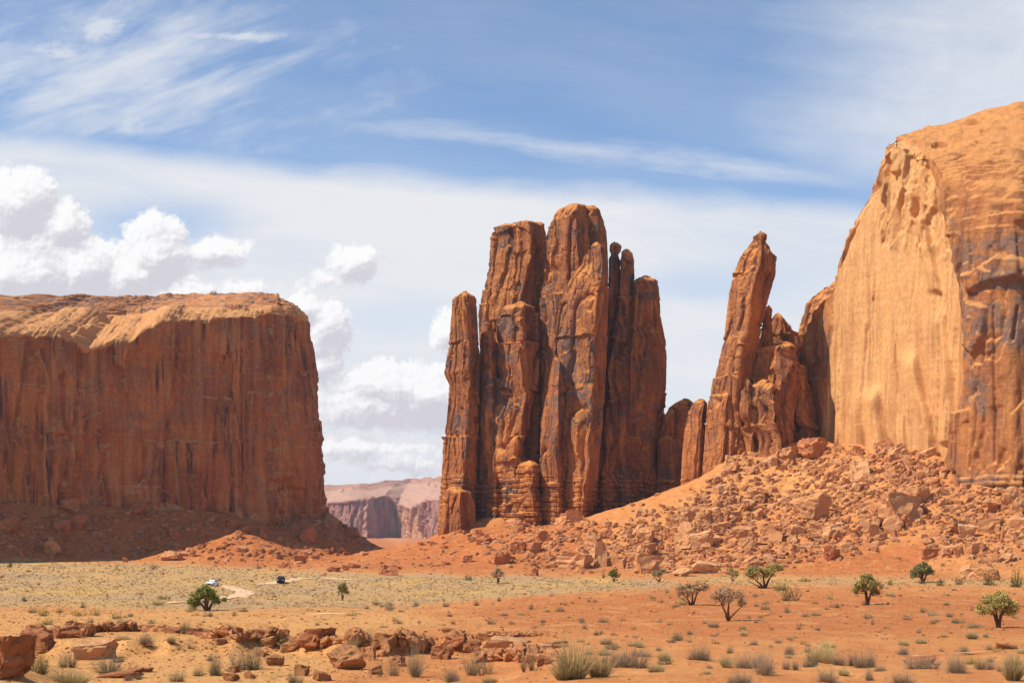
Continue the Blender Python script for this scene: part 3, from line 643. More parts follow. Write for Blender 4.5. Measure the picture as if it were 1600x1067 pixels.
def build_far():
    Y = 4000
    ctrl = [(300, Y, 0, 1, 787, 30, 770, 220, 760, 420), (505, Y, 0, 1, 786, 30, 768, 220, 758, 420), (540, Y - 60, 0, 1, 782, 30, 764, 260, 756, 420), (575, Y - 40, 0, 1, 781, 30, 762, 300, 753, 520), (600, Y + 30, 0, 1, 774, 30, 760, 300, 751, 520),
            (622, Y + 60, 0, 1, 788, 30, 757, 420, 749, 620), (640, Y - 90, 0, 1, 795, 30, 756, 420, 748, 620), (665, Y - 240, 0, 1, 782, 30, 755, 420, 747, 620), (690, Y - 330, 0, 1, 780, 30, 755, 420, 747, 620), (720, Y - 380, 0, 1, 783, 30, 755, 420, 747, 620), (850, Y - 300, 0, 1, 783, 30, 757, 420, 748, 620)]
    G, N, part = wallgrid(ctrl, du=2.4, dzv=2.4, base=-45, power=1.0, deep=600, vis=(490, 720), coarse=14, nslick=50, ncap=20)
    x, y, z = G[..., 0], G[..., 1], G[..., 2]
    face = (part == 0).astype(float); slick = (part == 1).astype(float)
    h = rockdisp(G, N, 71, big=2.2, crack=2.2, slab=0.9, bed=0.2, fine=0.15, panel=2.0, k=4.0) * face + (1 - face) * (5 * fbm(x / 90, y / 120, None, 3, 73) + 2.2 * perlin(z / 6, x / 120, y / 120, 74) + 6 * ledges(x / 4, y / 4, z / 4, 3.0, 75))
    h = soften(h); G2 = G + N * h[..., None]; N2 = gridnormals(G2)
    if np.sum(N2 * N) < 0: N2 = -N2
    mk = rock_mask(G2, N2, 71, grey=0.6, varn=1.0)
    mk[..., 3] = np.maximum(mk[..., 3] * 0.5, slick); mk[..., 1] *= face; mk[..., 2] *= face
    px, py = topx(G); mk[..., 0] = 0.7 * face * sstep(inpoly(px, py, [(622, 800), (650, 790), (665, 850), (624, 850)]), -2, 4)  # paler patch paints sunlight on a stretch of the far face
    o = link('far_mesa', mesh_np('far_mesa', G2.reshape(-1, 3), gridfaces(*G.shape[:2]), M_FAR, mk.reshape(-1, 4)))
    tag(o, 'hazy purple mesa far off, seen in the gap between mesa and butte', 'mesa', 'sandstone landforms')
build_far()

# ------------------------------------------------------------------ the butte of standing pillars
SQ = [(-1, 0.25), (0.25, -1), (1, 0.05), (0.6, 1), (-0.6, 1)]          # lit left face, shaded right face
DK = [(-1, -0.35), (-0.86, -1.0), (0.5, -0.5), (1, 0.3), (0.6, 1), (-0.6, 1)]    # broad face turned away from the sun
RD = [(-1, 0.3), (-0.62, -0.5), (0.35, -0.95), (1, 0.05), (0.5, 1), (-0.5, 1)]
def build_butte():
    c = P(880, 815, 730); root = empty('finger_butte', c)
    inv = mathutils.Matrix.Translation(c).inverted()
    def pl(rows, Yc, sect, seed, **kw):
        o = pillar('rock_pillar', root, M_BUTTE, rows, Yc, sect, seed, ledge_py=kw.pop('ledge', 748), **kw); o.matrix_parent_inverse = inv; return o
    # little finger on the left
    pl([(457, 722, 731), (460, 714, 738), (468, 707, 744), (500, 704, 746), (540, 701, 748), (562, 697, 751), (582, 694, 750), (600, 701, 749), (630, 700, 749), (660, 697, 748), (690, 692, 747), (720, 691, 746), (760, 688, 745), (812, 685, 742), (830, 683, 742)], 727, SQ, 101, topfade=3)
    pl([(556, 742, 756), (566, 738, 760), (812, 738, 762)], 744, RD, 121, topfade=4)
    # second finger, its front pillar
    pl([(347, 800, 838), (349, 783, 846), (354, 773, 850), (366, 767, 853), (420, 763, 852), (445, 757, 851), (470, 750, 846), (490, 747, 845), (540, 749, 845), (560, 752, 846), (640, 750, 848), (700, 748, 850), (760, 745, 850), (812, 742, 850)], 748, [(-1, 0.2), (0.35, -1), (1, -0.2), (0.6, 1), (-0.6, 1)], 102, topfade=3, disp=dict(slab=1.7, big=1.8))
    pl([(474, 800, 826), (477, 790, 833), (484, 781, 838), (495, 776, 841), (540, 776, 842), (600, 770, 843), (660, 760, 842), (720, 756, 840), (790, 752, 838), (815, 750, 838)], 728, SQ, 103, topfade=3, disp=dict(slab=2.0))
    pl([(520, 752, 770), (535, 750, 776), (600, 748, 778), (700, 745, 790), (812, 742, 795)], 731, SQ, 113, topfade=3, disp=dict(slab=1.8))
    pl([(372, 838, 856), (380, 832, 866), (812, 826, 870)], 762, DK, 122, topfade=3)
    # the tall middle finger with its split crown, and the pointed one before it
    pl([(320, 888, 910), (322, 878, 915), (330, 868, 918), (345, 860, 920), (365, 854, 924), (430, 851, 932), (452, 846, 936), (475, 843, 940), (500, 845, 945), (600, 845, 946), (700, 842, 946), (812, 842, 946)], 727, RD, 104, topfade=3, disp=dict(slab=1.0, big=1.8))
    pl([(323, 914, 932), (326, 911, 936), (345, 910, 943), (365, 910, 948), (420, 912, 951), (500, 905, 950), (812, 900, 950)], 730, SQ, 105, topfade=3, disp=dict(slab=1.0))
    pl([(381, 924, 938), (385, 921, 943), (396, 914, 946), (412, 908, 949), (428, 896, 950), (445, 884, 951), (470, 875, 951), (490, 872, 950), (530, 868, 949), (580, 862, 947), (620, 853, 945), (660, 845, 942), (720, 844, 936), (790, 850, 930), (822, 850, 925)], 704, [(-1, 0.3), (0.5, -1), (1, 0.1), (0.6, 1), (-0.6, 1)], 106, topfade=4, dr=0.9, disp=dict(slab=1.1, big=1.5))
    pl([(560, 864, 874), (570, 862, 880), (640, 850, 884), (700, 845, 884), (790, 846, 884), (820, 846, 882)], 701, SQ, 116, topfade=3, disp=dict(slab=0.8))
    # two thin ones, the rounded thumb at the right
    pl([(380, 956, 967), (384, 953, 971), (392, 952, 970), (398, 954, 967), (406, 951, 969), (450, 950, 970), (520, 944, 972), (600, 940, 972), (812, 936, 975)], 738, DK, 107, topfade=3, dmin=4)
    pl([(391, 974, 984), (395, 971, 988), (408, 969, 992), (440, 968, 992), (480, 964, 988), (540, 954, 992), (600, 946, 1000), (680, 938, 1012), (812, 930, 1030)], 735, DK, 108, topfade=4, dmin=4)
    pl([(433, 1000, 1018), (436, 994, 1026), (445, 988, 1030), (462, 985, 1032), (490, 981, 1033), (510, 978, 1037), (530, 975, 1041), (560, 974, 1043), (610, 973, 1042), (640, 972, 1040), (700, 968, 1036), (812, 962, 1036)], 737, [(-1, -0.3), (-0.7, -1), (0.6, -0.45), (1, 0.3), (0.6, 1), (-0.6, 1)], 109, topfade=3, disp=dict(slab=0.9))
    # shoulder to the right, dark and low
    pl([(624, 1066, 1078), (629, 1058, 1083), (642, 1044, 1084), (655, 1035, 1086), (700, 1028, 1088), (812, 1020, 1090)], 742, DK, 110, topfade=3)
    pl([(682, 1034, 1048), (688, 1030, 1054), (715, 1028, 1056), (770, 1026, 1058), (812, 1022, 1060)], 730, SQ, 120, topfade=3)
    # stacked knob at the foot
    pl([(722, 815, 838), (726, 810, 843), (735, 807, 845), (748, 806, 846), (757, 809, 844), (764, 810, 840), (772, 808, 846), (800, 808, 850), (830, 806, 852)], 704, SQ, 111, topfade=2.5, ledge=600, disp=dict(slab=1.3))
    pl([(762, 700, 722), (768, 694, 735), (790, 690, 742), (830, 686, 745)], 716, SQ, 112, topfade=3, ledge=900, disp=dict(slab=1.6))
    tag(root, 'cluster of tall sandstone fingers standing close together on a red slope', 'butte', 'sandstone landforms')
build_butte()

# ------------------------------------------------------------------ the leaning spire and its buttresses
def build_spire():
    c = P(1150, 720, 655); root = empty('rock_spire', c); inv = mathutils.Matrix.Translation(c).inverted()
    def pl(name, rows, Yc, sect, seed, **kw):
        o = pillar(name, root, M_BUTTE, rows, Yc, sect, seed, mk=dict(grey=0.5, varn=0.7), **kw); o.matrix_parent_inverse = inv; return o
    pl('spire_column', [(363, 1184, 1191), (366, 1179, 1196), (372, 1178, 1197), (380, 1171, 1197), (392, 1163, 1205), (402, 1157, 1212), (430, 1147, 1211), (455, 1141, 1204), (480, 1138, 1197), (520, 1134, 1189), (545, 1129, 1185), (570, 1123, 1182), (600, 1115, 1180), (640, 1109, 1180), (700, 1100, 1182), (780, 1095, 1185)], 664, [(-1, 0.3), (-0.05, -1), (1, -0.1), (0.6, 1), (-0.6, 1)], 131, topfade=2, disp=dict(slab=1.15, big=1.2))
    pl('rock_pillar', [(478, 1198, 1205), (482, 1195, 1207), (500, 1190, 1207), (540, 1184, 1210), (600, 1180, 1216), (780, 1175, 1220)], 680, DK, 132, topfade=3)
    pl('rock_pillar', [(492, 1210, 1222), (498, 1207, 1226), (506, 1204, 1230), (520, 1200, 1240), (524, 1198, 1250), (560, 1196, 1262), (780, 1190, 1270)], 692, RD, 133, topfade=2)
    pl('rock_buttress', [(537, 1206, 1240), (541, 1194, 1246), (548, 1186, 1247), (560, 1182, 1246), (590, 1178, 1243), (620, 1172, 1240), (700, 1158, 1238), (780, 1150, 1238)], 657, SQ, 134, topfade=2, disp=dict(slab=2.0))
    pl('rock_buttress', [(596, 1180, 1205), (604, 1172, 1222), (625, 1164, 1230), (660, 1156, 1234), (720, 1146, 1238), (780, 1140, 1240)], 650, SQ, 135, topfade=2, disp=dict(slab=2.0))
    pl('rock_buttress', [(590, 1150, 1170), (600, 1142, 1180), (640, 1136, 1184), (700, 1130, 1186), (780, 1124, 1190)], 656, SQ, 139, topfade=2, disp=dict(slab=1.8))
    pl('rock_pillar', [(613, 1122, 1141), (617, 1112, 1146), (630, 1107, 1146), (660, 1104, 1143), (700, 1101, 1138), (740, 1098, 1134), (800, 1094, 1130)], 658, SQ, 136, topfade=3)
    pl('rock_pillar', [(624, 1090, 1103), (628, 1084, 1105), (645, 1075, 1105), (680, 1069, 1103), (720, 1066, 1099), (765, 1064, 1096), (800, 1062, 1094)], 668, SQ, 137, topfade=3)
    pl('rock_buttress', [(452, 1286, 1310), (458, 1276, 1316), (470, 1264, 1320), (490, 1258, 1322), (516, 1250, 1322), (545, 1243, 1322), (580, 1238, 1318), (640, 1232, 1306), (700, 1228, 1298), (780, 1224, 1296)], 697, [(-1, 0.5), (0.1, -0.9), (1, -0.4), (0.6, 1), (-0.6, 1)], 138, topfade=3, disp=dict(slab=1.8))
    pl('rock_buttress', [(560, 1205, 1240), (575, 1200, 1262), (620, 1196, 1270), (700, 1190, 1284), (780, 1185, 1290)], 672, RD, 140, topfade=3, disp=dict(slab=1.2))
    tag(root, 'slender leaning sandstone spire with blocky buttresses beside the pale cliff', 'spire', 'sandstone landforms')
build_spire()

# ------------------------------------------------------------------ the big cliff on the right
def build_cliff():
    ctrl = [(1240, 690, .33, 1, 640, 2, 620, 6, 610, 14), (1262, 676, .33, 1, 520, 3, 505, 8, 495, 14), (1285, 664, .33, 1, 470, 3, 460, 7, 452, 14), (1302, 656, .33, 1, 452, 3, 446, 7, 440, 14), (1320, 645, .33, 1, 395, 3, 388, 8, 382, 14), (1342, 633, .33, 1, 338, 4, 330, 9, 322, 15),
            (1366, 621, .33, 1, 300, 4, 292, 9, 285, 16), (1376, 615, .33, 1, 245, 5, 232, 10, 222, 20), (1392, 608, .33, 1, 228, 6, 216, 14, 209, 30), (1425, 598, .33, 1, 232, 7, 214, 24, 204, 46), (1460, 585, .33, 1, 256, 9, 212, 32, 194, 66),
            (1482, 572, .33, 1, 290, 10, 216, 36, 187, 80), (1502, 560, .33, 1, 312, 13, 222, 40, 182, 92), (1540, 547, .33, 1, 318, 14, 222, 42, 173, 100), (1590, 538, .36, 1, 320, 14, 215, 44, 165, 100), (1650, 538, .36, 1, 320, 14, 212, 44, 160, 100),
            (1740, 548, .36, 1, 320, 14, 212, 44, 158, 100), (1900, 590, .4, 1, 362, 11, 250, 40, 165, 90), (2100, 640, .5, 1, 362, 11, 250, 40, 165, 90)]
    G, N, part = wallgrid(ctrl, du=0.36, dzv=0.5, power=1.6, nslick=150, ncap=90, capsteps=False, vis=(1200, 1660))
    px, py = topx(G); x, y, z = G[..., 0], G[..., 1], G[..., 2]
    face = (part == 0).astype(float); soft = 1 - face
    wpx = px + 4 * fbm(z / 9, x / 9, y / 9, 3, 87); wpy = py + 4 * fbm(x / 9, z / 9, None, 3, 88)
    scar = sstep(inpoly(wpx, wpy, [(1300, 452), (1318, 400), (1340, 335), (1372, 285), (1378, 205), (1436, 218), (1452, 262), (1466, 310), (1480, 365), (1490, 420), (1497, 480), (1503, 540), (1500, 600), (1487, 660), (1482, 740), (1285, 740), (1284, 690), (1296, 560)]), -2.5, 3.5)
    rough = sstep(inpoly(wpx, wpy, [(1365, 300), (1380, 215), (1436, 225), (1462, 310), (1478, 380), (1455, 420), (1430, 395), (1405, 390), (1360, 380)]), -6, 12)
    base = rockdisp(G, N, 81, big=1.5, crack=1.0, slab=0.9, bed=0.22, fine=0.10, panel=0.6, ledge_z=(HOR - 742) / F * 545)
    smooth = 0.7 * fbm(x / 20, y / 20, z / 30, 3, 82) + 0.03 * fbm(x / 3, y / 3, z / 3, 3, 84)
    pv, ptl, _e = facets((x + 1.5 * fbm(x / 9, y / 9, z / 25, 2, 184)) / 7, y / 7, z / 60 + 0.35 * perlin(x / 5, y / 5, None, 185), 186)
    smooth += (1.5 * pv + 1.5 * ptl) * (0.35 + 0.65 * sstep(py, 400, 560))
    wv = fbm(x / 6, y / 6, z / 6, 2, 84)
    v, tl, _e = facets((x + wv) / 5.5, (y - wv) / 5.5, (z + 2 * wv) / 15.0, 85); v2, tl2, _e = facets((x - wv) / 2.3, (y + wv) / 2.3, (z + wv) / 5.5, 86)
    rg = 3.0 * v + 2.6 * tl + 0.55 * v2 + 0.7 * tl2
    h = base * (1 - scar) + scar * (smooth - 3.2 * sstep(px, 1310, 1420)) + rough * scar * rg
    # dark joints and hanging flakes in the pale face
    for line, dpt, wd in (([(1554, 480), (1553, 560), (1553, 720)], 1.6, 2.2), ([(1590, 480), (1583, 530)], 2.0, 3), ([(1520, 560), (1524, 640), (1518, 730)], 1.6, 2.5)):
        dd = np.full(px.shape, 1e9)
        for (x1, y1), (x2, y2) in zip(line[:-1], line[1:]):
            t = np.clip(((px - x1) * (x2 - x1) + (py - y1) * (y2 - y1)) / ((x2 - x1) ** 2 + (y2 - y1) ** 2), 0, 1)
            dd = np.minimum(dd, np.hypot(px - x1 - t * (x2 - x1), py - y1 - t * (y2 - y1)))
        h -= dpt * (1 - sstep(dd, 0.3, wd)) * face
    for edge, H_, W_ in (([(1370, 598), (1374, 640), (1382, 702)], 5.0, 46), ([(1425, 545), (1435, 600), (1447, 650), (1456, 706)], 4.2, 34), ([(1345, 618), (1349, 702)], 2.6, 26), ([(1466, 478), (1476, 560), (1482, 690)], 3.4, 34), ([(1318, 560), (1322, 700)], 1.6, 18), ([(1406, 640), (1409, 704)], 1.8, 16), ([(1436, 330), (1452, 400), (1462, 452)], 3.0, 24)):
        ex = np.interp(py, [e[1] for e in edge], [e[0] for e in edge]) + 3.0 * fbm(z / 26, z * 0, None, 2, int(edge[0][0])); y0, y1 = edge[0][1], edge[-1][1]
        ramp = np.clip(1 - (ex - px) / W_, 0, 1) * (1 - sstep(px - ex, 0, 1.2)) * sstep(py, y0 - 4, y0 + 30) * sstep(py, y1 + 8, y1 - 2)
        h += H_ * ramp * face * (px > 1290)
    # overhanging slab and bulge
    h += face * 2.4 * sstep(inpoly(wpx, wpy, [(1505, 540), (1515, 470), (1545, 480), (1540, 535), (1520, 556)]), -1, 3)
    h += face * 2.8 * sstep(inpoly(wpx, wpy, [(1500, 430), (1560, 400), (1640, 410), (1640, 440), (1560, 445), (1515, 460)]), -2, 8)
    # the rounded top: long swells, crossbedding, a few hollows
    hs = 1.8 * fbm(x / 34, y / 40, z / 30, 3, 91) + 0.5 * perlin((z + 0.25 * x - 0.1 * y) / 4.0, x / 30, y / 30, 92) * sstep(fbm(x / 20, y / 20, z / 20, 2, 96), -0.2, 0.3) + 0.12 * perlin((z + 0.22 * x) / 1.5, x / 30, y / 30, 93) + 0.7 * arete(x / 9, y / 12, z / 7, 1.0, 1.4, 97) + 0.25 * fbm(x / 3, y / 3, z / 3, 3, 94) + 0.8 * fbm(x / 9, y / 9, z / 9, 3, 95)
    hs += 1.5 * ledges(x, y, z, 5.0, 98) + 0.6 * ledges(x, y, z, 1.9, 99)
    for (a, b, ra, rb, dp) in ((1515, 192, 24, 5, 4.0), (1468, 226, 14, 5, 2.5), (1402, 211, 9, 2.5, 2.2), (1560, 178, 30, 4, 2.0), (1530, 222, 6, 2, 1.5), (1430, 235, 16, 10, 2.5)):
        hs -= dp * sstep(1 - np.hypot((px - a) / ra, (py - b) / rb), 0, 0.5)
    fw = sstep(py, 285, 400) * face + face * (px < 1480) * (1 - sstep(py, 285, 400)); fw = np.where(part == 0, fw, 0.0)
    h = h * fw + (1 - fw) * (hs * (1 - 0.6 * scar) + scar * (-3.2 * sstep(px, 1310, 1420) + rough * rg))
    h = soften(h); G2 = G + N * h[..., None]; N2 = gridnormals(G2)
    if np.sum(N2 * N) < 0: N2 = -N2
    mk = rock_mask(G2, N2, 81, grey=1.0, varn=0.9)
    mk[..., 0] = scar * (1 - 0.55 * sstep(inpoly(wpx, wpy, [(1482, 300), (1510, 300), (1520, 740), (1478, 740), (1488, 560)]), -6, 6))
    mk[..., 1] = mk[..., 1] * (1 - 0.62 * scar); mk[..., 2] *= 1 - scar
    mk[..., 2] = np.maximum(mk[..., 2], (1 - scar) * sstep(inpoly(wpx, wpy, [(1505, 395), (1570, 350), (1660, 360), (1660, 560), (1560, 545), (1500, 660), (1496, 560)]), -8, 12))
    mk[..., 2] *= sstep(py, 290, 370)
    mk[..., 3] = np.maximum(mk[..., 3] * (1 - scar), (1 - scar) * sstep(py, 330, 250) * (0.35 + 0.6 * sstep(fbm(x / 16, y / 16, z / 9, 3, 205), -0.3, 0.3)))
    mk[..., 2] = np.maximum(mk[..., 2], (1 - scar) * sstep(py, 730, 748)); mk[..., 1] = np.maximum(mk[..., 1], (1 - scar) * sstep(py, 730, 748) * 1.5)
    o = link('cliff', mesh_np('cliff', G2.reshape(-1, 3), gridfaces(*G.shape[:2]), M_CLIFF, mk.reshape(-1, 4), smooth=True))
    tag(o, 'towering orange cliff with a pale fresh rockfall scar on its left face', 'cliff', 'sandstone landforms')
build_cliff()

# ------------------------------------------------------------------ dirt roads
def build_roads():
    m, t, b = new_mat('pale_dirt'); pos = t.node('ShaderNodeNewGeometry', out=0)
    n = t.noise(t.v('MULTIPLY', pos, (0.5, 0.25, 1)), 1.0, 6, 0.65)
    t.l.new(t.mix(n, (0.60, 0.36, 0.19, 1), (0.70, 0.48, 0.29, 1)), b.inputs['Base Color'])
    for pts, wid in (([(560, 906), (520, 904), (485, 903), (462, 904), (440, 909), (415, 912), (395, 914)], 4.6), ([(338, 913.5), (352, 916), (366, 920), (380, 924), (384, 928), (372, 932), (345, 936), (315, 939), (285, 941), (255, 944)], 3.6), ([(425, 960), (460, 959.5), (520, 959), (570, 958.5), (600, 958)], 3.4), ([(1380, 1026), (1450, 1023), (1530, 1021), (1620, 1019)], 1.6)):
        W = hit([p[0] for p in pts], [p[1] for p in pts])
        s_ = np.concatenate(([0], np.cumsum(np.hypot(*np.diff(W[:, :2], axis=0).T)))); su = np.arange(0, s_[-1], 1.2)
        cx = np.interp(su, s_, W[:, 0]); cy = np.interp(su, s_, W[:, 1]); k = np.ones(9) / 9
        cx = np.convolve(np.pad(cx, 4, 'edge'), k, 'valid'); cy = np.convolve(np.pad(cy, 4, 'edge'), k, 'valid')
        tx, ty = np.gradient(cx), np.gradient(cy); L = np.hypot(tx, ty) + 1e-9; nx, ny = -ty / L, tx / L
        w = wid / 2 * (1 + 0.25 * fbm(su / 9, su * 0, None, 3, 551)); w2 = wid / 2 * (1 + 0.25 * fbm(su / 9, su * 0 + 9, None, 3, 557))
        w *= np.clip(np.minimum(su, su[-1] - su) / 8, 0.1, 1); w2 *= np.clip(np.minimum(su, su[-1] - su) / 8, 0.1, 1)
        q = np.linspace(-1, 1, 11)
        off = np.where(q[None] < 0, q[None] * w[:, None], q[None] * w2[:, None])
        X = cx[:, None] + nx[:, None] * off; Y = cy[:, None] + ny[:, None] * off
        Z = ground(X, Y) + 0.10
        o = link('dirt_road', mesh_np('dirt_road', np.stack((X, Y, Z), -1).reshape(-1, 3), gridfaces(len(su), 11), m, smooth=True)); tag(o, kind='structure')
build_roads()

# ------------------------------------------------------------------ boulders and rubble
def rock_proto(seed, sub, kind):
    """an angular block: a sphere cut by random planes"""
    r = np.random.default_rng(seed); bm = bmesh.new(); bmesh.ops.create_icosphere(bm, subdivisions=sub, radius=1.0)
    V = np.array([v.co[:] for v in bm.verts]); T = np.array([[v.index for v in f.verts] for f in bm.faces]); bm.free()
    if kind == 'round': K, lo, hi = 12, 0.50, 0.85
    else: K, lo, hi = 15, 0.30, 0.72
    n = r.normal(size=(K, 3)); n /= np.linalg.norm(n, axis=1)[:, None]
    d = r.uniform(lo, hi, K)
    if kind != 'round':
        ax = np.array([(0, 0, 1), (0, 0, -1), (1, 0, 0), (-1, 0, 0), (0, 1, 0), (0, -1, 0)], float); n[:6] = ax + r.normal(0, 0.16, (6, 3)); n[:6] /= np.linalg.norm(n[:6], axis=1)[:, None]; d[:6] = r.uniform(0.36, 0.52, 6); d[6:] = r.uniform(0.5, 0.75, K - 6)
    for _ in range(2):
        for i in range(K):
            e = V @ n[i] - d[i]; V = V - np.clip(e, 0, None)[:, None] * n[i]
    if sub >= 3:
        nn = V / (np.linalg.norm(V, axis=1)[:, None] + 1e-9); x, y, z = V.T
        v_, tl, _e = facets(x * 2.4, y * 2.4, z * 3.2, seed)
        V = V + nn * (0.05 * v_ + 0.10 * tl + 0.02 * fbm(x * 5, y * 5, z * 9, 3, seed) + 0.02 * np.sign(perlin(z * 7, x, y, seed + 9)) * (kind != 'round') - 0.07 * np.clip(1 - 3 * np.abs(perlin(x * 1.8, y * 1.8, z * 2.4, seed + 3)), 0, 1) ** 3)[:, None]
    V -= (V.max(0) + V.min(0)) / 2; V /= (V.max(0) - V.min(0)) / 2
    return V, T
RP = {k: [rock_proto(900 + i * 7 + hash_, 4, k) for i in range(6)] for k, hash_ in (('block', 1), ('slab', 2), ('round', 3))}
ROCK_ME = {}
def rock_mesh(kind, i, mat):
    key = (kind, i, mat.name)
    if key not in ROCK_ME: ROCK_ME[key] = mesh_np('boulder', RP[kind][i][0], RP[kind][i][1], mat)
    return ROCK_ME[key]
# everything a label may point at, in photo pixels
MARKS = [('the base of the butte', 850, 830), ('the stacked knob at the butte foot', 830, 800), ('the foot of the leaning spire', 1130, 770), ('the pale cliff scar', 1370, 705), ('the cliff prow', 1530, 775), ('the dry brown tree', 1135, 930), ('the leaning olive tree', 1195, 900), ('the round-crowned green tree', 1356, 925), ('the big juniper by the right edge', 1560, 955), ('the dark shrubs near the right edge', 1565, 908), ('the low red slope', 620, 885), ('the sunlit cone under the mesa', 373, 850), ('the shaded mesa talus', 150, 850), ('the dense juniper by the road', 325, 930), ('the small tree on the plain', 535, 925), ('the split pale boulder', 1528, 897), ('the upright pink slab', 933, 870), ('the big tilted slab on the talus', 1410, 800), ('the dark block below the scar', 1268, 705), ('the gap to the far mesa', 620, 845), ('the blue SUV', 439, 906), ('the white car', 333, 912), ('the small sparse tree at the slope toe', 780, 905), ('the small green tree at the slope toe', 958, 900)]
def where(px, py, skip=()):
    best = sorted((math.hypot((px - a) / 1.6, py - b), n, a, b) for n, a, b in MARKS if n not in skip)[0]
    d, n, a, b = best; dx, dy = px - a, py - b
    if abs(dx) > 1.3 * abs(dy): rel = 'just right of' if 0 < dx < 45 else 'well right of' if dx > 0 else 'just left of' if dx > -45 else 'well left of'
    else: rel = 'below' if dy > 0 else 'above'
    return rel + ' ' + n
BOULDERS = []   # (px centre, py bottom, w, h, kind, mat, label)
def boulder(px, py, w, h, kind, mat, label=None, group=None, tilt=0.25, deep=None, sink=0.22, at=None):
    p = hit(px, py - 0.18 * h)[()] if at is None else np.array(at); sc = p[1] / F
    i = random.randrange(6); o = link('boulder', rock_mesh(kind, i, mat))
    W, H = w * sc / 2, h * sc / 2
    o.scale = (W, (deep or random.uniform(0.75, 1.15)) * (W + H) / 2, H * (1 + sink))
    o.rotation_euler = (random.uniform(-tilt, tilt) * 0.6, random.uniform(-tilt, tilt), random.uniform(-0.5, 0.5) + (math.pi if random.random() < 0.5 else 0))
    if at is None: o.location = (p[0], p[1], (HOR - py) / F * p[1] + H * (1 - sink)) if False else (p[0], p[1], ground(p[0], p[1]) + H * (1 - 2 * sink))
    else: o.location = p
    tag(o, label, 'boulder', group); return o
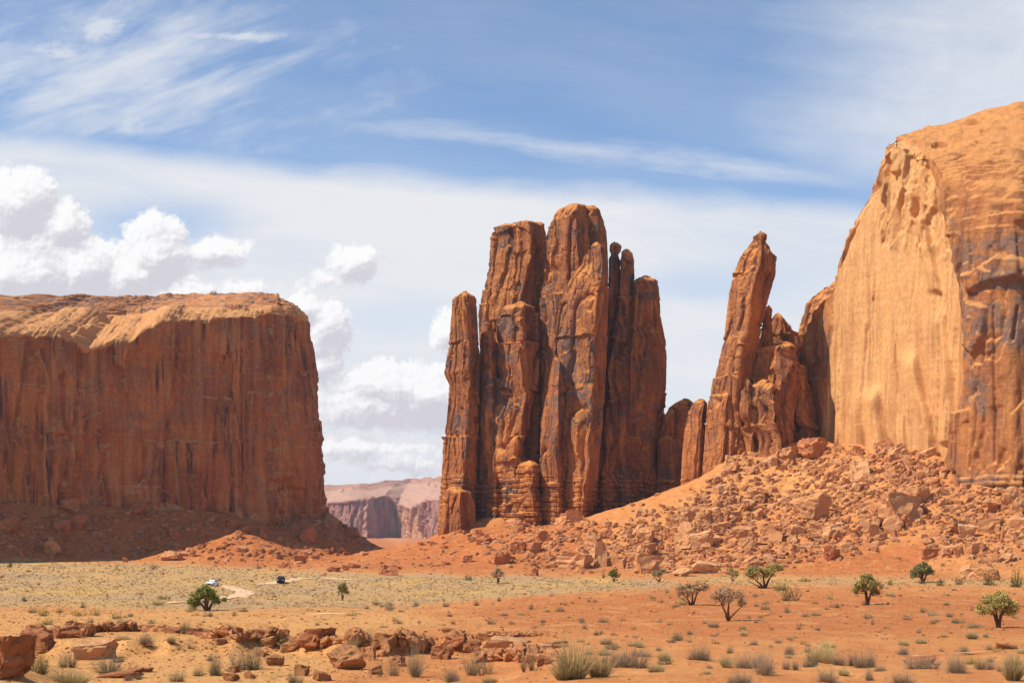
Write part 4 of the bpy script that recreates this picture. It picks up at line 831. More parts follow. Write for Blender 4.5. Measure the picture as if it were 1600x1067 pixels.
def hero_boulders():
    B, PB, RB = M_BOULDER, M_BOULDER_PALE, M_BOULDER_RED
    L = [(1268, 720, 40, 36, 'block', RB, 'big dark block perched high on the talus below the pale scar'), (1264, 812, 66, 46, 'round', B, 'large weathered mound of rock in the middle of the talus'), (1405, 822, 80, 48, 'slab', B, 'huge tilted slab with smooth sunlit top on the upper right talus'), (1432, 790, 48, 30, 'block', B, 'rough block leaning on the huge tilted slab'),
         (1395, 832, 34, 26, 'round', B, 'rounded boulder under the lower edge of the huge tilted slab'), (1085, 812, 44, 24, 'slab', B, 'flat boulder below the golden columns at the talus edge'), (1101, 818, 22, 17, 'block', B, 'small block touching the flat boulder on the talus edge'), (1049, 846, 20, 21, 'block', RB, 'dark red block on the left talus flank'), (1075, 842, 32, 28, 'round', B, 'rounded boulder right of the dark red block'), (1097, 860, 38, 28, 'slab', PB, 'tan slab leaning left below the rounded talus boulder'),
         (1013, 900, 52, 32, 'slab', B, 'broad boulder with dark shaded front beside the small grey tree'), (1102, 899, 52, 22, 'slab', PB, 'long flat-topped tan boulder behind the brown brush'), (1066, 902, 34, 14, 'round', PB, 'low pale hump of rock beside the broad boulder'), (934, 888, 26, 42, 'block', PB, 'upright pink triangular slab standing at the talus toe'), (898, 893, 54, 28, 'slab', PB, 'wide flat pink slab lying left of the upright one'), (966, 890, 26, 20, 'block', B, 'squat block between the upright slab and the green tree'),
         (606, 903, 34, 21, 'block', RB, 'lone dark red boulder on the low red slope'), (1515, 909, 32, 26, 'block', PB, 'pale sunlit half of the split boulder on the right'), (1542, 911, 40, 28, 'round', B, 'brown shaded half of the split boulder on the right'), (1588, 812, 46, 50, 'round', B, 'tall dark-faced boulder cut by the right edge of the photo'), (1596, 852, 46, 44, 'round', B, 'smooth boulder stacked under the tall one at the right edge'), (1574, 845, 26, 30, 'slab', B, 'leaning slab wedged beside the right edge boulders'),  # split boulder's light and shade come from two stone colours
         (1548, 832, 40, 24, 'slab', B, 'dark-edged slab left of the right edge boulders'), (1510, 842, 30, 22, 'slab', PB, 'tan slab below the layered foot of the prow'), (1480, 870, 24, 20, 'slab', PB, 'first leaning slab of the row under the prow, pale and thick'), (1498, 872, 18, 22, 'slab', B, 'second leaning slab of the row under the prow, narrow and steep'), (1520, 868, 24, 24, 'slab', B, 'third leaning slab of the row under the prow, upright'), (1453, 874, 32, 18, 'slab', RB, 'curved dark rock at the left end of the leaning slabs'),
         (1301, 878, 26, 30, 'round', RB, 'rounded split boulder at the lower edge of the talus'), (1322, 864, 26, 17, 'round', B, 'round boulder just above the split one'), (1240, 866, 24, 16, 'block', B, 'middling block among the lower talus rocks'), (1300, 840, 30, 20, 'slab', PB, 'pale round-topped slab mid talus'), (1247, 838, 26, 18, 'slab', PB, 'pale slab under the weathered mound'), (1205, 850, 44, 26, 'block', B, 'large square block with a shaded side on the left talus'), (1167, 862, 30, 22, 'round', B, 'low boulder beneath the large square block'),
         (803, 836, 38, 26, 'round', B, 'large boulder at the butte foot left of the stacked knob'), (893, 822, 44, 24, 'block', B, 'broken block at the foot of the middle finger'), (848, 848, 24, 18, 'block', RB, 'dark boulder downhill from the stacked knob'), (835, 868, 26, 22, 'block', RB, 'pointed dark boulder on the red slope below the knob'), (783, 884, 32, 22, 'block', RB, 'jagged boulder with deep shadow above the sparse tree'), (730, 880, 18, 15, 'block', RB, 'red block left of the jagged boulder'), (754, 852, 26, 13, 'slab', RB, 'flat rock on the red slope under the second finger'), (828, 902, 32, 16, 'slab', RB, 'low red slab at the toe of the red slope'),
         (82, 869, 26, 24, 'round', B, 'big sunlit boulder at the shadow edge under the mesa'), (373, 842, 11, 13, 'block', B, 'square block sitting on top of the sunlit cone'), (378, 862, 16, 8, 'slab', PB, 'thin pale slab on the sunlit cone'), (268, 876, 36, 16, 'round', B, 'sunlit rock pile at the left edge of the cone'), (302, 872, 12, 14, 'block', B, 'pointed boulder in the notch left of the cone'), (196, 880, 8, 10, 'block', RB, 'small dark rock on the grassy plain edge'), (554, 889, 22, 11, 'round', B, 'low rounded rock at the left toe of the red slope'), (520, 894, 22, 10, 'block', RB, 'dark rock cluster by the road bend'), (540, 892, 12, 9, 'block', RB, 'small dark rock right of the road bend cluster')]
    for px, py, w, h, k, m, lab in L: boulder(px, py, w, h, k, m, lab)
    # rocks of the wash in the foreground
    W = [(0, 1068, 96, 74, 'block', RB, 'massive overhanging ledge rock in the lower left corner'), (60, 1012, 66, 28, 'slab', RB, 'long flat ledge slab above the corner rock'), (100, 1000, 48, 22, 'slab', RB, 'dark-fronted slab on the left rim of the wash'), (128, 998, 44, 26, 'block', B, 'tilted tan block on the left rim of the wash'), (150, 1036, 62, 36, 'slab', PB, 'smooth pinkish slab lying in the sandy wash'), (42, 1040, 22, 20, 'block', B, 'small block beside the corner rock'),
         (492, 1014, 56, 32, 'block', RB, 'large red block on the rim beside the grassy tuft'), (540, 1052, 64, 44, 'round', B, 'big orange boulder at the lower middle of the wash'), (452, 1020, 30, 20, 'block', B, 'square red rock between the grey bush and the red block'), (420, 1010, 24, 15, 'slab', B, 'flat rock behind the grey dome bush'), (410, 1028, 20, 14, 'block', B, 'small rock touching the grey dome bush'), (430, 1042, 34, 18, 'slab', B, 'flat rock in front of the grey dome bush'), (365, 1052, 18, 15, 'block', B, 'square cobble between the two grey bushes'), (362, 1066, 24, 15, 'block', B, 'square cobble at the bottom edge'), (390, 1062, 22, 14, 'round', B, 'round cobble at the bottom edge near the grey bushes'), (470, 1058, 26, 20, 'block', B, 'block left of the big orange boulder'), (505, 1066, 30, 18, 'slab', B, 'slab under the big orange boulder'), (575, 1034, 30, 24, 'block', B, 'cracked block right of the big orange boulder'),
         (600, 1012, 36, 24, 'block', B, 'sunlit block in the middle of the broken ledge'), (640, 1018, 52, 36, 'round', B, 'rounded ledge boulder behind the big twiggy bush'), (712, 1016, 40, 28, 'block', RB, 'dark red rock with a hollow under the rim'), (690, 1034, 34, 26, 'slab', B, 'tan slab below the dark hollow rock'), (735, 1020, 44, 22, 'slab', B, 'flat rock right of the dark hollow rock'), (790, 1024, 72, 30, 'slab', PB, 'broad pale rock sheet in front of the bare slope'), (832, 1030, 64, 26, 'slab', PB, 'sloping pale rock sheet beside the big straw bush'), (850, 1042, 24, 18, 'block', RB, 'red block under the pale rock sheet'), (868, 1014, 40, 14, 'slab', B, 'low ledge left of the straw bush'), (960, 994, 12, 6, 'round', PB, 'lone pale stone on the bare orange ground'),
         (230, 986, 30, 10, 'slab', RB, 'thin ledge slab on the rim above the pinkish slab'), (180, 988, 44, 12, 'slab', RB, 'wide thin ledge slab on the left rim'), (270, 990, 34, 9, 'slab', RB, 'thin ledge slab in the middle of the rim'), (322, 996, 36, 12, 'slab', RB, 'dark ledge slab near the small green bush'), (362, 996, 40, 16, 'slab', RB, 'thick ledge slab above the grey dome bush'), (345, 1006, 22, 9, 'slab', B, 'fallen ledge slab under the rim'), (300, 992, 22, 8, 'slab', RB, 'short ledge slab beside the small green bush'), (405, 996, 36, 13, 'slab', RB, 'ledge slab left of the large red block'), (440, 996, 30, 14, 'block', RB, 'ledge block left of the large red block'), (760, 1000, 34, 10, 'block', RB, 'crumbling red earth block at the top of the ledge'), (790, 994, 46, 8, 'slab', RB, 'crumbling earth rim above the pale rock sheet'), (705, 990, 30, 9, 'slab', B, 'thin rim slab above the dark hollow rock'),
         (560, 1004, 26, 16, 'block', B, 'small ledge block beside the grassy tuft'), (620, 1042, 26, 18, 'block', B, 'block at the foot of the rounded ledge boulder'), (585, 1056, 24, 16, 'slab', B, 'slab on the right of the big orange boulder'), (190, 1060, 70, 12, 'slab', RB, 'thin tilted slab in the lower left sand'), (220, 1050, 40, 8, 'slab', B, 'low rock shelf in the lower left sand'), (1440, 1040, 60, 12, 'slab', RB, 'small cut bank of red earth behind the grey brush'), (1573, 1015, 40, 9, 'slab', RB, 'dark red lump beside the yellow-flowered bush')]
    for px, py, w, h, k, m, lab in W: boulder(px, py, w, h, k, m, lab, tilt=0.16, sink=0.26)
hero_boulders()
def build_ledge(pts, hgt, depth, seed, label):
    """a broken shelf of bedrock along the rim of the wash"""
    W = hit([p[0] for p in pts], [p[1] for p in pts]); sl_ = np.concatenate(([0], np.cumsum(np.hypot(*np.diff(W[:, :2], axis=0).T))))
    su = np.arange(0, sl_[-1], 0.07); bx, by = np.interp(su, sl_, W[:, 0]), np.interp(su, sl_, W[:, 1]); by = by + 0.7 * fbm(su / 1.7, su * 0, None, 3, seed)
    ends = sstep(np.minimum(su, su[-1] - su), 0, 0.9)
    hh = hgt * np.clip(0.62 + 0.95 * fbm(su / 1.8, su * 0, None, 3, seed + 4), 0.12, 1.25) * ends; dp = depth * (0.8 + 0.5 * fbm(su / 3, su * 0 + 5, None, 2, seed + 8)) * (0.3 + 0.7 * ends)
    D, Z = [], []
    for t in np.linspace(0, 1, 22): D.append(0.12 * hh * np.cos(3.2 * t) + 0.16 * hgt * (t < 0.55)); Z.append(-0.35 + (hh + 0.35) * t)
    for t in np.linspace(0, 1, 26)[1:]: D.append(dp * t); Z.append(hh * (1 - 0.25 * t) + 0.05 * np.sin(9 * t))
    for t in np.linspace(0, 1, 6)[1:]: D.append(dp + 0.2 * t); Z.append(hh * 0.75 * (1 - t) - 0.5 * t)
    D, Z = np.array(D), np.array(Z); g0 = ground(bx, by)
    G = np.stack((np.broadcast_to(bx, D.shape), by + D, g0 + Z), -1); N = gridnormals(G)
    if N[8, :, 1].mean() > 0: N = -N
    for _ in range(2): N[:, 1:-1] = N[:, 1:-1] + N[:, 2:] + N[:, :-2]; N /= np.linalg.norm(N, axis=-1, keepdims=True)
    x, y, z = G[..., 0], G[..., 1], G[..., 2]
    v, tl, e = facets(x / 0.95 + 0.3 * fbm(x, y, z, 2, seed), y / 0.95, z / 0.5, seed + 12); v2, tl2, e2 = facets(x / 0.4, y / 0.4, z / 0.22, seed + 14)
    h = 0.26 * v + 0.24 * tl + 0.09 * v2 + 0.08 * tl2 - 0.16 * (1 - sstep(e, 0, 0.10)) + 0.03 * fbm(x * 4, y * 4, z * 6, 3, seed)
    G = G + N * h[..., None] * ends[None, :, None]
    o = link('rock_ledge', mesh_np('rock_ledge', G.reshape(-1, 3), gridfaces(*D.shape), M_LEDGE)); tag(o, label, 'ledge', 'rock ledges along the wash')
build_ledge([(20, 1000), (70, 996), (130, 990), (215, 986)], 0.75, 2.6, 601, 'dark broken rock ledge on the left rim of the wash')
build_ledge([(170, 984), (230, 987), (300, 990), (345, 992)], 0.32, 1.6, 611, 'thin low ledge line along the sandy rim of the wash')
build_ledge([(310, 997), (370, 1000), (430, 1000), (478, 1004)], 0.7, 2.2, 621, 'rock ledge behind the grey dome bush')
build_ledge([(470, 1014), (520, 1008), (560, 1010), (610, 1012)], 0.9, 2.6, 631, 'red blocky ledge around the grassy tuft')
build_ledge([(585, 1026), (640, 1016), (700, 1016), (748, 1010)], 0.95, 3.0, 641, 'broken ledge with dark hollows above the twiggy bushes')
build_ledge([(690, 1000), (760, 997), (830, 994), (878, 996)], 0.32, 2.2, 651, 'crumbling red earth ledge above the pale rock sheet')
build_ledge([(735, 1036), (790, 1032), (840, 1036), (880, 1032)], 0.7, 5.0, 661, 'smooth sloping rock shelf beside the biggest straw bush')
def talus_density(px, py):
    d = 1.0 * sstep(inpoly(px, py, [(900, 842), (1066, 780), (1110, 745), (1150, 708), (1280, 690), (1484, 705), (1492, 760), (1440, 835), (1330, 868), (1200, 895), (1010, 898), (960, 880)]), -8, 18)
    d -= 0.5 * sstep(inpoly(px, py, [(1165, 725), (1250, 718), (1300, 740), (1290, 775), (1160, 790), (1090, 800)]), -5, 20)
    d = np.maximum(d, 0.75 * sstep(inpoly(px, py, [(1440, 835), (1480, 752), (1620, 778), (1620, 880), (1450, 878)]), -6, 12))
    d = np.maximum(d, 0.9 * sstep(inpoly(px, py, [(715, 830), (960, 812), (970, 895), (860, 895), (780, 885)]), -6, 18))
    d = np.maximum(d, 0.16 * sstep(inpoly(px, py, [(560, 885), (690, 815), (780, 820), (800, 890), (620, 900)]), -4, 10))
    d = np.maximum(d, 0.36 * sstep(inpoly(px, py, [(-40, 790), (500, 800), (600, 855), (500, 880), (310, 868), (-40, 868)]), -4, 8))
    d = np.maximum(d, 0.18 * sstep(inpoly(px, py, [(310, 878), (373, 832), (500, 880), (440, 892)]), -4, 8))
    d = np.maximum(d, 0.14 * sstep(inpoly(px, py, [(560, 990), (860, 1000), (860, 1060), (380, 1066), (380, 1010)]), -4, 8))
    return d
def scatter(n, dens, x0, x1, y0, y1, r):
    P_ = []
    while len(P_) < n:
        x, y = r.uniform(x0, x1, 4000), r.uniform(y0, y1, 4000)
        k = r.uniform(0, 1, 4000) < dens(x, y); P_ += list(zip(x[k], y[k]))
    return np.array(P_[:n])
def scattered_boulders():
    r = np.random.default_rng(31); pts = scatter(190, talus_density, -20, 1620, 790 - 95, 1062, r)
    size = {'block': ('squarish', 'red-brown'), 'slab': ('flat', 'tan'), 'round': ('rounded', 'orange')}
    seen = {}
    for i, (px, py) in enumerate(pts):
        w = 11 + 26 * r.random() ** 1.9; kind = ('block', 'slab', 'round')[int(r.choice(3, p=(0.52, 0.36, 0.12)))]; h = w * {'block': r.uniform(0.6, 0.95), 'slab': r.uniform(0.32, 0.55), 'round': r.uniform(0.5, 0.8)}[kind]
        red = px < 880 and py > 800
        if px < 520 and py < 900: red = True  # boulders in the mesa's shade are darkened by taking the red stone
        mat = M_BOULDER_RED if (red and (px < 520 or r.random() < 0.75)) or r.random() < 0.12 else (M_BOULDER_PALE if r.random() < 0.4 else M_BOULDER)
        col = {'red_boulder_sandstone': 'dark red', 'pale_boulder_sandstone': 'pale tan', 'boulder_sandstone': 'orange-brown'}[mat.name]
        sz = 'large' if w > 22 else 'medium' if w > 14 else 'small'
        lab = f'{sz} {col} {size[kind][0]} boulder {where(px, py)}'
        o = boulder(px, py, w, h, kind, mat, lab, 'loose boulders on the talus slopes', tilt=0.5)
        o.rotation_euler.y += (0.35 if px > 1250 else -0.35) * (kind == 'slab')
scattered_boulders()

def build_rubble():
    r = np.random.default_rng(41); pr = [rock_proto(1200 + i, 1, 'block' if i % 3 else 'slab') for i in range(10)]
    pts = scatter(9000, lambda x, y: np.clip(talus_density(x, y) * 0.9 + 0.02, 0, 1), -30, 1630, 695, 905, r)
    fg = scatter(2000, lambda x, y: 0.2 + 0.8 * sstep(inpoly(x, y, [(0, 985), (880, 985), (900, 1062), (0, 1066)]), -10, 20), -20, 1620, 950, 1066, r)
    fg2 = scatter(1100, lambda x, y: 0.2 + 0 * x, -20, 1620, 905, 1000, r)
    A = np.concatenate((pts, fg, fg2)); W = np.concatenate([hit(A[k:k + 1000, 0], A[k:k + 1000, 1]) for k in range(0, len(A), 1000)]); Vs, Ts, Ms, o_ = [], [], [], 0
    for i, p in enumerate(W):
        near = i >= len(pts); sc = p[1] / F
        s_ = (1.1 + 6.5 * r.random() ** 2.4 if not near else 1.0 + 2.6 * r.random() ** 3) * sc / 1.3
        V, T = pr[r.integers(10)]; a = r.uniform(0, 6.28); c_, n_ = math.cos(a), math.sin(a)
        q = V * (np.array([r.uniform(0.8, 1.5), r.uniform(0.8, 1.2), r.uniform(0.45, 0.9)]) * s_)
        q = np.stack((q[:, 0] * c_ - q[:, 1] * n_, q[:, 0] * n_ + q[:, 1] * c_, q[:, 2] + 0.4 * q[:, 0] * r.uniform(-1, 1)), -1)
        Vs.append(q + p + np.array((0, 0, 0.12 * s_))); Ts.append(T + o_); o_ += len(V); Ms.append(np.tile((max(0, r.uniform(-0.6, 0.7)), 0.3, max(0, r.uniform(-0.9, 0.5)), max(0, r.uniform(-1, 0.6))), (len(V), 1)))
    o = link('rubble', mesh_np('rubble', np.concatenate(Vs), np.concatenate(Ts), M_RUBBLE, np.concatenate(Ms))); tag(o, kind='stuff')
build_rubble()

# ------------------------------------------------------------------ plants
def plant_mat(name, tip, base, tip2=None, trans=0.0):
    m, t, b = new_mat(name)
    at = t.n.new('ShaderNodeAttribute'); at.attribute_name = 'mask'
    sp = t.n.new('ShaderNodeSeparateColor'); t.l.new(at.outputs[0], sp.inputs[0]); along, tone, flw = sp.outputs
    oi = t.n.new('ShaderNodeObjectInfo')
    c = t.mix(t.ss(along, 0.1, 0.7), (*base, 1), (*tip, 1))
    c = t.mix(t.m('MULTIPLY', t.ss(tone, 0.2, 0.9), 0.7), c, (*(tip2 or [x * 0.6 for x in tip]), 1))
    c = t.mix(flw, c, (0.62, 0.44, 0.03, 1))
    c = t.mix(1.0, c, t.node('ShaderNodeMapRange', [oi.outputs['Random'], 0, 1, 0.8, 1.2]), 'MULTIPLY')
    t.l.new(c, b.inputs['Base Color']); b.inputs['Roughness'].default_value = 0.8
    return m
PM = {'straw': plant_mat('dry_grass', (0.58, 0.43, 0.20), (0.28, 0.19, 0.09), (0.36, 0.31, 0.12)),
      'sage': plant_mat('sage_leaves', (0.28, 0.235, 0.135), (0.13, 0.09, 0.055), (0.18, 0.16, 0.085)),
      'brush': plant_mat('grey_brush', (0.44, 0.31, 0.185), (0.16, 0.10, 0.06), (0.28, 0.195, 0.11)),
      'twig': plant_mat('bare_twigs', (0.36, 0.25, 0.15), (0.15, 0.10, 0.06), (0.26, 0.22, 0.10)),
      'green': plant_mat('green_leaves', (0.13, 0.125, 0.035), (0.10, 0.075, 0.04), (0.075, 0.085, 0.026)),
      'yellow': plant_mat('rabbitbrush_leaves', (0.30, 0.26, 0.07), (0.16, 0.12, 0.05), (0.22, 0.22, 0.07)),
      'blue': plant_mat('blue_green_leaves', (0.21, 0.25, 0.16), (0.15, 0.13, 0.08), (0.15, 0.19, 0.12)),
      'cover': plant_mat('plain_cover', (0.42, 0.30, 0.115), (0.24, 0.155, 0.065), (0.30, 0.235, 0.15))}
def blades(r, n, rad=0.25, lean=(0.15, 1.2), length=(0.6, 1.1), wid=0.02, droop=0.25, flower=0.0, leafy=0.0, shell=False):
    """tapered bent blades or twigs growing from a crown; returns verts, tris, mask"""
    a = r.uniform(0, 2 * np.pi, n); rr = rad * np.sqrt(r.uniform(0, 1, n))
    th = lean[0] + (lean[1] - lean[0]) * r.uniform(0, 1, n) ** 0.8; L = r.uniform(*length, n)
    a2 = a + r.normal(0, 0.5, n)
    d = np.stack((np.sin(th) * np.cos(a2), np.sin(th) * np.sin(a2), np.cos(th)), -1)
    b = np.stack((rr * np.cos(a), rr * np.sin(a), np.zeros(n)), -1)
    side = np.cross(d, r.normal(size=(n, 3))); side /= np.linalg.norm(side, axis=1)[:, None] + 1e-9
    bend = r.normal(0, 0.12, (n, 3)); bend[:, 2] -= droop * np.sin(th)
    m_ = b + d * (L * 0.5)[:, None] + bend * (0.15 * L)[:, None]; e = b + d * L[:, None] + bend * (0.6 * L)[:, None]
    w = wid * r.uniform(0.6, 1.4, n)[:, None]
    V = np.stack((b - side * w * .6, b + side * w * .6, m_ - side * w * .5, m_ + side * w * .5, e), 1).reshape(-1, 3)
    i = np.arange(n)[:, None] * 5
    T = np.concatenate((i + [0, 1, 3], i + [0, 3, 2], i + [2, 3, 4]), 0)
    rn = np.repeat(r.uniform(0, 1, n), 5); al = np.tile([0, 0, .5, .5, 1.0], n)
    M = np.stack((al, rn, np.zeros_like(al)), -1)
    if leafy:
        k = int(n * leafy); idx = r.integers(0, n, k); f = r.uniform(0.55, 1.05, k)[:, None]
        p = b[idx] * (1 - f) + e[idx] * f + r.normal(0, 0.02, (k, 3)); u = r.normal(size=(k, 3)); u /= np.linalg.norm(u, axis=1)[:, None]; v = np.cross(u, r.normal(size=(k, 3))); v /= np.linalg.norm(v, axis=1)[:, None]
        sz = wid * 1.9 * r.uniform(0.6, 1.3, (k, 1)); LV = np.stack((p - u * sz, p + v * sz * .7, p + u * sz), 1).reshape(-1, 3)
        o = len(V); V = np.concatenate((V, LV)); T = np.concatenate((T, o + np.arange(k * 3).reshape(-1, 3)))
        fl = (r.uniform(0, 1, k) < flower) & (p[:, 2] > 0.35)
        M = np.concatenate((M, np.repeat(np.stack((np.ones(k), r.uniform(0, 1, k), fl.astype(float)), -1), 3, 0)))
    return V, T, M
def norm_unit(V):
    V = V.copy(); hw = np.quantile(np.abs(V[:, :2]), 0.985); V[:, :2] /= 2 * hw; V[:, 2] /= np.quantile(V[:, 2], 0.985); return V
SPEC = {'straw': dict(leafy=0.6, n=900, rad=0.32, lean=(0.0, 0.95), length=(0.55, 1.1), wid=0.010, droop=0.25),
        'sage': dict(n=330, rad=0.24, lean=(0.1, 1.45), length=(0.55, 0.95), wid=0.011, droop=0.05, leafy=5),
        'brush': dict(n=800, rad=0.26, lean=(0.05, 1.5), length=(0.5, 1.0), wid=0.009, droop=0.05, leafy=2.0),
        'twig': dict(n=260, rad=0.12, lean=(0.05, 1.3), length=(0.5, 1.2), wid=0.009, droop=-0.1, leafy=3.0),
        'green': dict(n=220, rad=0.22, lean=(0.05, 1.5), length=(0.55, 0.95), wid=0.014, droop=0.05, leafy=9),
        'yellow': dict(n=260, rad=0.24, lean=(0.1, 1.5), length=(0.6, 0.95), wid=0.012, droop=0.05, leafy=6, flower=0.5),
        'blue': dict(n=220, rad=0.3, lean=(0.3, 1.45), length=(0.5, 0.9), wid=0.016, droop=0.0, leafy=4)}
PLANT_ME = {}
def plant_mesh(kind, i, lod):
    key = (kind, i, lod)
    if key not in PLANT_ME:
        r = np.random.default_rng(3000 + i * 13 + len(kind) * 101 + lod); sp_ = dict(SPEC[kind])
        if lod: sp_['n'] = int(sp_['n'] * 0.28); sp_['wid'] *= 2.1
        Vs, Ts, Ms, o_ = [], [], [], 0; nc = 2 + int(r.integers(0, 4)); sp_['n'] = int(sp_['n'] / nc * 1.25)
        for c_ in range(nc):
            v, t_, m_ = blades(r, **sp_); a = r.uniform(0, 6.28); q = 0.75 * r.uniform(0.2, 1.0) * (nc > 1); f_ = r.uniform(0.55, 1.0); v = v * (f_ * r.uniform(0.8, 1.2), f_ * r.uniform(0.8, 1.2), f_) + (q * math.cos(a), q * math.sin(a), 0)
            Vs.append(v); Ts.append(t_ + o_); Ms.append(m_); o_ += len(v)
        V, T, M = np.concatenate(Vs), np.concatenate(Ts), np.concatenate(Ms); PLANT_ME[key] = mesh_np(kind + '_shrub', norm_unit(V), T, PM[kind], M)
    return PLANT_ME[key]
NICE = {'straw': 'straw-coloured dry grass tuft', 'sage': 'grey-green sagebrush', 'brush': 'bleached grey-brown brush', 'twig': 'sparse twiggy bush', 'green': 'leafy dark green shrub', 'yellow': 'yellow-green rabbitbrush', 'blue': 'low blue-green plant'}
PNAME = {'straw': 'grass_tuft', 'sage': 'sagebrush', 'brush': 'dry_brush', 'twig': 'twiggy_bush', 'green': 'green_shrub', 'yellow': 'rabbitbrush', 'blue': 'low_plant'}
def shrub(px, py, w, h, kind, label, group=None, at=None):
    p = hit(px, py)[()] if at is None else np.array(at, float); sc = p[1] / F
    o = link(PNAME[kind], plant_mesh(kind, random.randrange(6), 0 if p[1] < 110 and w > 18 else 1))
    o.scale = (w * sc, w * sc, h * sc); o.rotation_euler = (0, 0, random.uniform(0, 6.28)); o.location = (p[0], p[1], p[2] - 0.03)
    tag(o, label, 'shrub' if kind != 'straw' else 'grass tuft', group); return o
